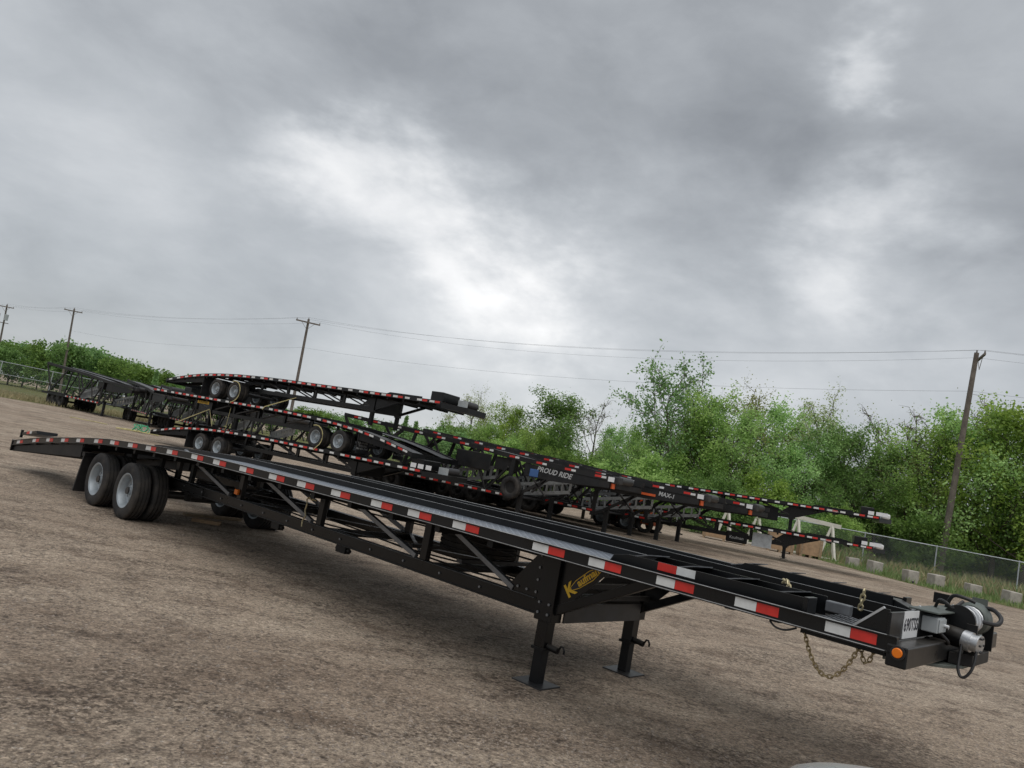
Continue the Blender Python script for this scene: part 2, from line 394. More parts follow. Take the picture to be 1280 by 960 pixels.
TYRE, RIM, HOLES = tyre_mesh(), rim_mesh(), rim_hole_mesh()
RIM_DARK = RIM.copy(); RIM_DARK.materials.clear(); RIM_DARK.materials.append(MATS['weathered_black'])
def wheel(parent, x, y, side, z=R_T-.004, dark=False):
    """side -1: dish faces -y"""
    t_ = from_mesh('tyre', TYRE, parent, (x, y, z), (0, RNG.uniform(0, 6), 0 if side < 0 else math.pi))
    r_ = from_mesh('rim', RIM_DARK if dark else RIM, t_); from_mesh('hand_hole', HOLES, t_)
    return t_
# ------------------------------------------------------------------ the long black trailer in front
A_MAIN = math.radians(-42.5); TW = 2.5
O_MAIN = (-4.807, 10.565, 0)
DECK = [(-5.35, .47), (-5.1, .505), (-4.29, .628), (-3.64, .716), (-2.97, .790), (-2.33, .862), (-1.61, .935), (-1.04, .984), (-.41, 1.020), (.16, 1.050), (.79, 1.080), (1.47, 1.106), (2.03, 1.114), (3.3, 1.125), (5, 1.140), (6.2, 1.148), (9.6, 1.145)]
dz = lambda x: lerp_z(DECK, x)
def stations(x0, x1, step=.3):
    n = max(2, int((x1-x0)/step)+1); return [(x0+(x1-x0)*i/(n-1), dz(x0+(x1-x0)*i/(n-1))) for i in range(n)]
def crect(y0, y1, z0, z1): return [(y0, z0), (y1, z0), (y1, z1), (y0, z1)]
T = thing('car_hauler_trailer', 'long black car hauler trailer parked on gravel with its winch nose on two landing legs', 'trailer', O_MAIN, A_MAIN)
def rail(parent, y, out, x0=-5.3, x1=9.55, mat='black_paint'):
    """C channel; out=-1 opens towards -y"""
    f = lambda d: y - out*(-d) if False else y + (-out)*d
    pr = [(f(0), .012), (f(.012*1.0), .012), (f(.05), .012), (f(.05), -.078), (f(0), -.078), (f(0), -.066), (f(.014), -.066), (f(.014), .001), (f(0), .001)]
    pr = [(f(0), .013), (f(.05), .013), (f(.05), -.078), (f(0), -.078), (f(0), -.068), (f(.013), -.068), (f(.013), .003), (f(0), .003)]
    return MB().sweep(stations(x0, x1), pr).build('side_rail', mat, parent, bevel=.0015)
WH = [-5.08, -4.29, -3.64, -2.97, -2.33, -1.63, -1.04, -.42, .16, .79, 1.47, 2.03, 2.65, 3.28, 3.83, 4.43, 5.06, 5.58, 6.15, 7.02, 7.54, 8.09, 8.64, 9.18]
def tape(parent, x, y0, y1, ln, mat, top=0., ht=.056):
    a, b = x, x+ln; za, zb = dz(a)+top, dz(b)+top
    return MB().add([(a, y0, za-ht), (b, y0, zb-ht), (b, y1, zb-ht), (a, y1, za-ht), (a, y0, za), (b, y0, zb), (b, y1, zb), (a, y1, za)],
                    [(3, 2, 1, 0), (4, 5, 6, 7), (0, 1, 5, 4), (1, 2, 6, 5), (2, 3, 7, 6), (3, 0, 4, 7)]).build('reflective_tape', mat, parent)
for y, out in ((0., -1), (TW, 1)):
    r_ = rail(T, y, out)
    # pale strip along both flanges: their highlight, painted in
    ye = y if out < 0 else y
    MB().sweep(stations(-5.28, 9.5), [(ye-.0015, .0145), (ye+(-out)*.010, .0145), (ye+(-out)*.010, .0125), (ye-.0015, .0125)] if out < 0 else [(ye-.010, .0145), (ye+.0015, .0145), (ye+.0015, .0125), (ye-.010, .0125)]).build('bright_lip', 'bright_edge', r_)
    MB().sweep(stations(.5, 9.5), [(ye-.002, -.068), (ye+.006, -.068), (ye+.006, -.0715), (ye-.002, -.0715)] if out < 0 else [(ye-.006, -.068), (ye+.002, -.068), (ye+.002, -.0715), (ye-.006, -.0715)]).build('bright_lip', 'bright_edge', r_)
    for i, x in enumerate(WH):
        ln = .15 if x < 7.3 else .135
        y0, y1 = (y+.0105, y+.0135) if out < 0 else (y-.0135, y-.0105)
        tape(r_, x, y0, y1, ln, 'tape_white'); tape(r_, x+ln+.002, y0, y1, ln, 'tape_red')
for i, (y0, y1) in enumerate(((.0505, .805), (1.695, TW-.0505))):
    MB().sweep(stations(-5.2, 7.5), crect(y0, y1, -.028, -.018)).build('runway', 'tread_plate', T)
    # the neck part of the runway is bare frame under a raised ledge
    MB().sweep(stations(7.5, 9.02), crect(y0, y1, -.05, -.04)).build('neck_runway', 'black_paint', T)
for y in (.8065, 1.6635):
    ir = MB().sweep(stations(-1.4, 9.3), [(y, .040), (y+.03, .040), (y+.03, -.10), (y, -.10)]).build('inner_rail', 'black_paint', T, bevel=.0015)
    MB().sweep(stations(-1.38, 9.28), [(y-.001, .0415), (y+.012, .0415), (y+.012, .0405), (y-.001, .0405)]).build('bright_lip', 'bright_edge', ir)  # pale strip on the inner rail's top edge
    MB().sweep(stations(-5.2, -1.45), [(y, -.0), (y+.03, -.0), (y+.03, -.12), (y, -.12)]).build('tail_rail', 'black_frame', T)
# centre of the bed: dark floor pan between the runways, a little lower
MB().sweep(stations(-1.2, 7.0), crect(.838, 1.662, -.085, -.078)).build('centre_pan', 'black_frame', T)
# cross members
for x in [-4.9, -4.2, -3.5, -2.8, -2.1]+[round(-1.5+.62*i, 2) for i in range(14)]:
    z = dz(x)-.079
    MB().box((x-.03, .05, z-.055), (x+.03, TW-.05, z)).build('cross_member', 'black_frame', T)
# tail frame: deep tapered beams, end plate, folded ramps
for y in (.04, .68, 1.78, 2.42):
    MB().prism([(-5.3, dz(-5.3)-.08), (-2.1, dz(-2.1)-.08), (-2.1, .60), (-3.6, .46), (-5.3, .31)], y, y+.035).build('tail_beam', 'black_frame', T, bevel=.002)
MB().box((-5.345, 0.0, .30), (-5.305, TW, .50)).build('tail_plate', 'black_paint', T, bevel=.003)
for y in (.26, 1.9):
    rp = MB().beam((-5.2, y, .635), (-4.45, y, .745), .34, .05).build('flip_ramp', 'black_paint', T, bevel=.004)
    MB().beam((-5.24, y-.16, .56), (-5.24, y-.16, .70), .04, .04).build('hinge_post', 'black_frame', rp)
    MB().beam((-4.95, y-.172, .675), (-4.80, y-.172, .697), .003, .045).build('reflective_tape', 'tape_red', rp)
    MB().beam((-4.795, y-.172, .6975), (-4.70, y-.172, .711), .003, .045).build('reflective_tape', 'tape_white', rp)
# mud flaps
for y in (.02, 1.9):
    MB().prism([(-1.93, .64), (-1.9, .64), (-2.02, .09), (-2.06, .09)], y, y+.58).build('mud_flap', 'hose_rubber', T)
    MB().box((-1.96, y-.01, .64), (-1.86, y+.59, .70)).build('flap_bracket', 'black_frame', T)
# axles, suspension, wheels
for x in (-.22, -1.29):
    MB().cyl((x, .2, R_T), (x, 2.3, R_T), .055, 14).build('axle', 'dark_steel', T, True)
    for y, sd in ((.125, -1), (.375, 1), (2.125, -1), (2.375, 1)):
        wheel(T, x, y, sd)
        if y in (.125, 2.375):
            MB().cyl((x, y-.07 if y < 1 else y+.02, R_T), (x, y-.02 if y < 1 else y+.07, R_T), .05, 14).build('hub_cap', 'dark_steel', T, True)
for y in (.56, 1.88):
    MB().box((-2.0, y, .50), (.9, y+.06, .62)).build('suspension_beam', 'black_frame', T, bevel=.004)
    for x in (-.22, -1.29):
        pts = [(x-.42+.084*i, y+.03, R_T+.09+.055*(1-((i-5)/5)**2)*-1+.055) for i in range(11)]
        MB().tube(pts, .028, 6).build('leaf_spring', 'dark_steel', T)
    for x in (-1.5, -.52, .46):
        MB().beam((x, y+.03, .40), (x, y+.03, .9), .08, .05).build('spring_hanger', 'black_frame', T)
MB().cyl((-.55, .7, .5), (-.55, 1.8, .5), .07, 14).build('air_tank', 'dark_steel', T, True)
# lower longitudinal beams (I section), uprights and diagonals
for sy, y in ((1, .60), (-1, 1.90)):
    lb = MB().sweep([(-2.0, .59), (.2, .59), (3.5, .59), (6.74, .59)], [(y-.05, .06), (y+.05, .06), (y+.05, .052), (y+.006, .052), (y+.006, -.052), (y+.05, -.052), (y+.05, -.06), (y-.05, -.06), (y-.05, -.052), (y-.03, -.052), (y-.03, .052), (y-.05, .052)]).build('lower_beam', 'black_paint', T, bevel=.0015)
    MB().sweep([(-1.98, .651), (6.7, .651)], crect(y-.0505 if sy > 0 else y-.04, y+.04 if sy > 0 else y+.0505, -.0005, .0012)).build('bright_lip', 'brace_steel', lb)  # top light on the beam's edge, painted as a pale strip
    for x in (.02, 1.79, 3.54, 5.28):
        MB().box((x-.045, y-.03, .6525), (x+.045, y+.03, dz(x)-.080)).build('upright', 'black_paint', T, bevel=.004)
    for (x0, x1) in ((.12, 1.57), (2.07, 3.42), (3.94, 5.19), (5.52, 6.45)):
        d_ = MB().beam((x0, y-.025*sy, 1.05), (x1, y-.025*sy, .672), .045, .045, (0, 1, 0)).build('diagonal_brace', 'brace_steel', T, bevel=.003)
for x0, x1 in ((.2, 1.75), (1.9, 3.5), (3.65, 5.2)):
    MB().beam((x0, .66, .645), (x1, 1.84, .645), .04, .006).build('sway_brace', 'brace_steel', T)
    MB().beam((x0, 1.84, .662), (x1, .66, .662), .04, .006).build('sway_brace', 'brace_steel', T)
for x in (.5, 1.79, 3.54, 5.28, 6.5):
    MB().box((x-.035, .655, .56), (x+.035, 1.845, .63)).build('lower_cross_member', 'black_frame', T)
# inner stringers under the bed, seen through the truss
for y in (1.0, 1.5):
    MB().sweep(stations(.3, 7.0), crect(y, y+.04, -.22, -.14)).build('stringer', 'black_frame', T)
ml = MB().box((1.72, .535, .70), (1.80, .568, .765)).build('marker_lamp', 'amber_lens', T, bevel=.006)
MB().box((1.71, .5685, .69), (1.81, .5695, .775)).build('lamp_base', 'black_frame', ml)
# spare wheel lying flat in its cradle
sp_ = from_mesh('spare_tyre', TYRE, T, (5.33, 1.25, .86), (math.pi/2, 0, 0)); from_mesh('rim', RIM, sp_)
MB().box((4.95, .66, .715), (5.02, 1.84, .75)).box((5.64, .66, .715), (5.71, 1.84, .75)).build('spare_cradle', 'dark_steel', T)
# strap winches under the near beam and a hanging ratchet hook
for x in (2.65, 3.95):
    MB().box((x, .565, .455), (x+.16, .635, .527)).cyl((x-.03, .6, .49), (x+.2, .6, .49), .022, 10).build('strap_winch', 'black_frame', T)
hk = MB().tube([(3.46, .50, .90), (3.40, .49, .93), (3.36, .49, .90), (3.38, .49, .85), (3.37, .49, .78), (3.40, .49, .72), (3.36, .49, .66), (3.37, .49, .60)], .009, 6).tube([(3.38, .5, .915), (3.53, .5, .915)], .008, 6).build('strap_hook', 'chain_gold', T)
for k_, (y_, z_) in enumerate(((.70, .68), (.74, .70), (.72, .93))):
    hose_pts = [(-1.0+.42*i, y_+.012*math.sin(i*1.7+k_), z_+.018*math.sin(i*1.1+k_*2)) for i in range(19)]
    MB().tube(hose_pts, .009, 6).build('air_line', 'hose_rubber', T, True)
# neck: posts, gussets, logo plates, braces, cross panel, legs
for y, sg in ((.60, 1), (1.90, -1)):
    MB().box((6.742, y-.07, .50), (6.92, y+.07, 1.068)).build('neck_post', 'black_paint', T, bevel=.005)
    MB().prism([(6.36, .653), (6.64, .985), (6.70, 1.068), (6.741, 1.068), (6.741, .653)], y-.035, y-.015).build('rear_gusset', 'black_paint', T)
    MB().prism([(6.921, .56), (6.921, 1.068), (7.44, 1.068), (7.34, .99)], y-.03, y-.018).build('front_gusset', 'black_paint', T)
    MB().beam((6.86, y-.002*sg, .575), (7.78, y-.002*sg, 1.045), .07, .07, (0, 1, 0)).build('neck_brace', 'black_paint', T, bevel=.004)
    leg = MB().box((6.777, y-.052, .29), (6.883, y+.052, .499)).build('leg', 'black_paint', T, bevel=.005)
    MB().box((6.786, y-.044, .012), (6.874, y+.044, .29)).build('inner_leg', 'black_frame', leg, bevel=.004)
    MB().box((6.765, y-.065, .27), (6.895, y+.065, .292)).build('collar', 'black_frame', leg)
    MB().box((6.68, y-.13, .0), (6.98, y+.13, .012)).build('foot_pad', 'dark_steel', leg)
    MB().cyl((6.885, y, .31), (6.99, y, .30), .026, 12).build('crank_spool', 'black_frame', leg, True)
    MB().tube([(6.985, y, .285), (7.0, y, .32), (7.015, y, .345), (7.035, y, .345), (7.05, y, .32), (7.05, y, .295)], .009, 6).build('crank_hook', 'black_frame', leg)
MB().prism([(.672, .505), (.672, .60), (.78, .655), (1.828, .655), (1.828, .505)], 6.93, 6.945, 'x').build('cross_panel', 'dark_steel', T)
for z in (.72, .82, .92, 1.02):
    MB().box((6.96, .672, z-.02), (7.02, 1.828, z+.02)).build('neck_cross_tube', 'black_frame', T)
for x in (7.3, 7.6, 7.9, 8.2, 8.5, 8.8):
    MB().box((x-.03, .25, 1.03), (x+.03, TW-.25, 1.075)).build('neck_cross_member', 'black_frame', T)
BOLT = MB().cyl((0, 0, 0), (0, -.012, 0), .012, 6).mesh('bolt', 'brace_steel')
for (x_, z_) in ((6.50, .70), (6.60, .70), (6.70, .70), (6.70, .80), (6.70, .90), (6.70, 1.0)): from_mesh('bolt', BOLT, T, (x_, .565, z_))
for (x_, z_) in ((6.78, .56), (6.88, .56), (6.78, .64), (6.88, .64), (6.78, 1.02), (6.88, 1.02)): from_mesh('bolt', BOLT, T, (x_, .53, z_))
for i_ in range(12): from_mesh('bolt', BOLT, T, (.35+.52*i_, .57, .59))
# logo: outlined lens with lettering, along the gusset's slope
LG = bpy.data.objects.new('logo', MB().prism([(-.155, -.012), (-.08, -.032), (.06, -.040), (.19, -.010), (.19, .004), (.06, .038), (-.08, .034), (-.155, .012)], -.0005, .0005, 'z').mesh('logo', 'yellow_paint')); COL.objects.link(LG)
LG.parent = T; LG.scale = (1.07, 1.07, 1); LG.location = (7.155, .5685, .908); LG.rotation_euler = (math.pi/2, -math.radians(41), 0)
MB().prism([(-.145, -.010), (-.08, -.027), (.06, -.034), (.180, -.008), (.180, .002), (.06, .032), (-.08, .029), (-.145, .010)], .0006, .0016, 'z').build('logo_field', 'letter_black', LG)
from_mesh('lettering', text_mesh('aufman', 'yellow_paint', .074, .0006, 0, bold=.0025), LG, (.03, .002, .0022))
from_mesh('initial', text_mesh('K', 'yellow_paint', .135, .0008, 0, bold=.004), LG, (-.158, -.004, .0024))
# neck ledge on each side: serrated grip strip, curb plate with a tape pair, wheel stops
for y0, sg in ((.22, 1), (TW-.22, -1)):
    lo, hi = sorted((y0, y0+.012*sg))
    cb = MB().prism([(7.56, 1.118), (7.60, 1.188), (7.72, 1.212), (9.0, 1.222), (9.0, 1.118)], lo, hi).build('curb_plate', 'black_paint', T, bevel=.0015)
    yo0, yo1 = sorted((y0-.003*sg, y0))
    MB().box((7.965, yo0, 1.160), (8.11, yo1, 1.213)).build('reflective_tape', 'tape_red', cb)
    MB().box((8.112, yo0, 1.161), (8.25, yo1, 1.214)).build('reflective_tape', 'tape_white', cb)
    g_ = MB()
    yc = sorted((y0-.17*sg, y0-.001*sg)); g_.box((7.55, yc[0], 1.108), (9.02, yc[1], 1.116))
    for i in range(46):
        for j in range(4):
            x = 7.57+i*.0315; y = yc[0]+.02+j*.04
            g_.add([(x, y, 1.116), (x+.02, y, 1.116), (x+.02, y+.02, 1.116), (x, y+.02, 1.116), (x+.01, y+.01, 1.135)], [(0, 1, 4), (1, 2, 4), (2, 3, 4), (3, 0, 4)])
    tag(g_.build('grip_strip', 'black_paint', T), kind='stuff')
    lo, hi = sorted((y0+.30*sg, y0+.312*sg))
    MB().prism([(7.66, 1.118), (7.80, 1.228), (9.0, 1.236), (9.0, 1.118)], lo, hi).build('curb_plate', 'black_paint', T, bevel=.0015)
    ya, yb = sorted((y0+.014*sg, y0+.298*sg))
    for x in (7.78, 8.12, 8.46, 8.8):
        MB().add([(x-.11, ya, 1.19), (x+.10, ya, 1.243), (x+.10, yb, 1.243), (x-.11, yb, 1.19), (x-.11, ya, 1.183), (x+.10, ya, 1.236), (x+.10, yb, 1.236), (x-.11, yb, 1.183)],
                 [(0, 1, 2, 3), (7, 6, 5, 4), (0, 4, 5, 1), (1, 5, 6, 2), (2, 6, 7, 3), (3, 7, 4, 0)]).build('wheel_stop', 'brace_steel', T)
    ya, yb = sorted((y0-.10*sg, y0+.05*sg))
    MB().box((9.002, ya, 1.10), (9.03, yb, 1.235)).build('ledge_end_plate', 'black_paint', T, bevel=.003)
# front platform: expanded-metal grating in a frame, cross tube, gussets, headboard
MB().box((9.001, .50, 1.15), (9.15, .56, 1.214)).build('front_cross_tube', 'brace_steel', T, bevel=.006)
MB().box((9.20, .82, 1.155), (9.225, 1.66, 1.18)).build('front_cross_tube', 'brace_steel', T, bevel=.004)
for (ya, yb) in ((.055, .70), (1.80, TW-.055)):
    g_ = MB(); x0, x1 = 9.045, 9.47
    for k in range(-9, 10):
        for sgn in (1, -1):
            c = .040*k
            pts = []
            ym = (ya+yb)/2
            a = (x0, ym+c*1.9+sgn*-.2); b = (x1, ym+c*1.9+sgn*.2)
            # clip to ya..yb
            def cl(p, q):
                out_ = []
                for (s_, e_) in ((p, q), (q, p)):
                    yy = min(max(s_[1], ya), yb); tt = 0 if e_[1] == s_[1] else (yy-s_[1])/(e_[1]-s_[1])
                    out_.append((s_[0]+(e_[0]-s_[0])*tt, yy, tt))
                return out_
            pa, pb = cl(a, b)
            if pa[2] > 1 or pb[2] > 1 or pa[2]+pb[2] >= .98: continue
            zz = 1.128 if sgn > 0 else 1.1325
            g_.beam((pa[0], pa[1], zz), (pb[0], pb[1], zz),   .013, .006)
    tag(g_.build('grating', 'brace_steel', T), kind='stuff')
MB().box((9.035, .05, 1.04), (9.49, TW-.05, 1.06)).build('platform_pan', 'black_frame', T)
for y in (.052, .80, 1.69, TW-.064):
    MB().prism([(9.29, 1.13), (9.455, 1.285), (9.489, 1.285), (9.489, 1.13)], y, y+.012).build('head_gusset', 'black_paint', T)
    MB().beam((9.285, y+.006, 1.128), (9.458, y+.006, 1.291), .022, .012, (1, 0, 0)).build('gusset_lip', 'bright_edge', T)
hb = MB().box((9.49, .03, 1.122), (9.505, TW-.03, 1.275)).build('headboard', 'black_paint', T, bevel=.003)
MB().box((9.44, .62, 1.278), (9.60, 2.3, 1.288)).build('head_shelf', 'green_grey_case', T, bevel=.002)
fb = MB().box((9.506, .0, 1.005), (9.61, TW, 1.118)).build('front_beam', 'black_paint', T, bevel=.008)
lamp = MB().cyl((9.565, -.022, 1.082), (9.565, -.001, 1.082), .026, 20).build('marker_lamp', 'amber_lens', T, True, bevel=.004)
MB().lathe([(-.012, .027), (-.012, .037), (-.001, .037)], (9.565, 0, 1.082), 'y', 20).build('lamp_ring', 'hose_rubber', lamp)
lp = MB().box((9.506, .27, 1.128), (9.510, .575, 1.278)).build('number_plate', 'plate_white', T)
tm = text_mesh('690TSS', 'letter_black', .098, .0004, bold=.002)
from_mesh('lettering', tm, lp, (9.5108, .4225, 1.200), (math.pi/2, 0, math.pi/2))
# coupler skid plate and winch group on the nose
MB().prism([(9.45, .45), (9.70, .80), (9.76, 1.0), (9.76, 1.5), (9.70, 1.70), (9.45, 2.05)], .968, .988, 'z').build('coupler_plate', 'green_grey_case', T, bevel=.004)
MB().prism([(9.69, .92), (9.80, 1.02), (9.80, 1.52), (9.69, 1.66)], .989, 1.06, 'z').build('winch_tray', 'black_frame', T, bevel=.004)
wn = MB().cyl((9.70, 1.05, 1.245), (9.70, 1.50, 1.245), .070, 20).build('winch_drum', 'dark_steel', T, True)
MB().cyl((9.70, 1.03, 1.245), (9.70, 1.055, 1.245), .092, 28).build('drum_flange', 'black_paint', wn, True)
MB().lathe([(-.06, .001), (-.06, .085), (-.045, .102), (.09, .104), (.11, .09), (.115, .001)], (9.70, 1.42, 1.25), 'y', 28).build('gear_case', 'green_grey_case', wn, True)
tag(MB().tube([(9.70+.078*math.cos(i*.42), 1.07+.0042*i, 1.245+.078*math.sin(i*.42)) for i in range(76)], .008, 6).build('winch_cable', 'silver_metal', wn, True))
for x_ in (9.62, 9.78):
    for y_ in (1.53, 1.01): MB().beam((x_, y_, 1.06), (x_, y_, 1.24), .06, .02).build('winch_bracket', 'black_frame', wn)
mo = MB().cyl((9.60, .98, 1.160), (9.76, .95, 1.145), .058, 22).build('winch_motor', 'black_paint', T, True)
MB().cyl((9.755, .951, 1.1455), (9.80, .943, 1.141), .060, 22).cyl((9.80, .943, 1.141), (9.835, .937, 1.138), .050, 22).cyl((9.835, .937, 1.138), (9.845, .935, 1.137), .058, 22).build('motor_end', 'silver_metal', mo, True)
for k in range(6):
    a = k*math.pi/3; c = Vector((9.846, .934+.045*math.cos(a), 1.137+.045*math.sin(a))); 
    MB().cyl(c, c+Vector((.012, -.002, 0)), .007, 6).build('bolt', 'dark_steel', mo)
cbx = MB().box((9.58, .66, 1.165), (9.67, .84, 1.255)).build('control_box', 'grey_case', T, bevel=.006)
MB().box((9.671, .67, 1.172), (9.678, .83, 1.248)).build('box_lid', 'grey_case', cbx, bevel=.003)
MB().cyl((9.678, .78, 1.21), (9.703, .78, 1.208), .012, 10).build('cable_gland', 'silver_metal', cbx, True)
MB().box((9.506, .60, 1.155), (9.56, .66, 1.262)).build('box_mount', 'dark_steel', cbx)
for (xa, y, z) in ((9.50, 2.05, 1.289), (9.36, 1.55, 1.289)):
    MB().box((xa, y, z), (xa+.10, y+.012, z+.07)).build('cable_guard', 'green_grey_case' if xa > 9.4 else 'black_frame', T)
def hose(pts, r=.012, nm='hose', sub=6):
    P_ = [Vector(p) for p in pts]; res = []
    for i in range(len(P_)-1):
        p0, p1, p2, p3 = P_[max(i-1, 0)], P_[i], P_[i+1], P_[min(i+2, len(P_)-1)]
        for k in range(sub):
            u = k/sub; res.append(.5*((2*p1)+(p2-p0)*u+(2*p0-5*p1+4*p2-p3)*u*u+(-p0+3*p1-3*p2+p3)*u**3))
    res.append(P_[-1]); return MB().tube(res, r, 8).build(nm, 'hose_rubber', T, True)
hose([(9.755, .90, 1.12), (9.755, .88, 1.05), (9.758, .86, .985), (9.775, .85, .945), (9.80, .85, .945), (9.825, .86, .985), (9.835, .88, 1.04), (9.835, .90, 1.10)], .0085)
hose([(9.66, .78, 1.165), (9.70, .82, 1.12), (9.66, .9, 1.10), (9.61, .96, 1.13)], .010)
hose([(9.72, 1.5, 1.32), (9.80, 1.48, 1.33), (9.86, 1.42, 1.29), (9.85, 1.36, 1.25), (9.78, 1.32, 1.25)], .014)
hose([(9.55, 1.1, 1.29), (9.58, 1.05, 1.34), (9.63, 1.0, 1.335), (9.66, 1.03, 1.31), (9.70, 1.1, 1.36)], .010)
hose([(9.56, 1.35, 1.29), (9.60, 1.3, 1.37), (9.67, 1.28, 1.375), (9.73, 1.3, 1.36)], .012)
hose([(9.60, .62, 1.02), (9.64, .75, 1.05), (9.63, .85, 1.0), (9.60, .95, 1.05)], .02)
hose([(9.60, .75, 1.12), (9.62, .80, 1.07), (9.66, .88, 1.06), (9.64, .98, 1.08)], .016)
hose([(8.86, .03, 1.06), (8.90, .02, 1.035), (8.96, .02, 1.033), (9.02, .03, 1.06)], .006, 'brake_line')
for o_ in list(T.children):
    if o_.name.split('.')[0] in ('hose', 'winch_drum', 'winch_motor', 'control_box', 'coupler_plate', 'winch_tray'): o_.location.x -= .075
# chains
def link_chain(pts, mat, r=.006, L=.046, parent=T, nm='chain'):
    P_ = [Vector(p) for p in pts]; cum = [0.]
    for a, b in zip(P_, P_[1:]): cum.append(cum[-1]+(b-a).length)
    n = max(2, int(cum[-1]/(L*.70))); b_ = MB()
    def at(s_):
        for i in range(len(P_)-1):
            if s_ <= cum[i+1] or i == len(P_)-2:
                u = (s_-cum[i])/(cum[i+1]-cum[i]); return P_[i]+(P_[i+1]-P_[i])*u, (P_[i+1]-P_[i]).normalized()
    for k in range(n):
        c, d = at(cum[-1]*(k+.5)/n); a = Vector((0, 1, 0)); sd = d.cross(a).normalized(); nr = d.cross(sd)
        if k % 2: sd = nr
        ring = [c+d*(math.cos(q)*L/2*.62 + math.copysign(L*.19, math.cos(q)))+sd*math.sin(q)*L*.30 for q in [2*math.pi*(j+.5)/8 for j in range(8)]]
        b_.tube(ring, r, 5, False, True)
    return b_.build(nm, mat, parent, True)
def catenary(a, b, sag, n=24):
    a, b = Vector(a), Vector(b); return [a+(b-a)*(i/n)-Vector((0, 0, sag*4*(i/n)*(1-i/n))) for i in range(n+1)]
link_chain(catenary((9.05, .06, 1.065), (9.36, .06, 1.055), .215), 'chain_metal', .0042, .034, nm='safety_chain')
link_chain(catenary((9.36, .08, 1.05), (9.43, .08, 1.06), .08), 'chain_metal', .0042, .034, nm='safety_chain')
link_chain([(8.73, .60, 1.215), (8.71, .62, 1.255), (8.67, .66, 1.262), (8.64, .72, 1.24)], 'chain_gold', .0055, .042, nm='tie_down_chain')
link_chain([(9.13, .76, 1.185), (9.14, .74, 1.24), (9.15, .73, 1.315)], 'chain_gold', .006, .044, nm='tie_down_chain')
# far side raised parts of the neck
for x in (8.05, 8.85):
    MB().prism([(x-.35, 1.15), (x-.1, 1.215), (x+.15, 1.215), (x+.35, 1.15)], TW-.50, TW-.30).build('wheel_chock', 'black_paint', T, bevel=.004)

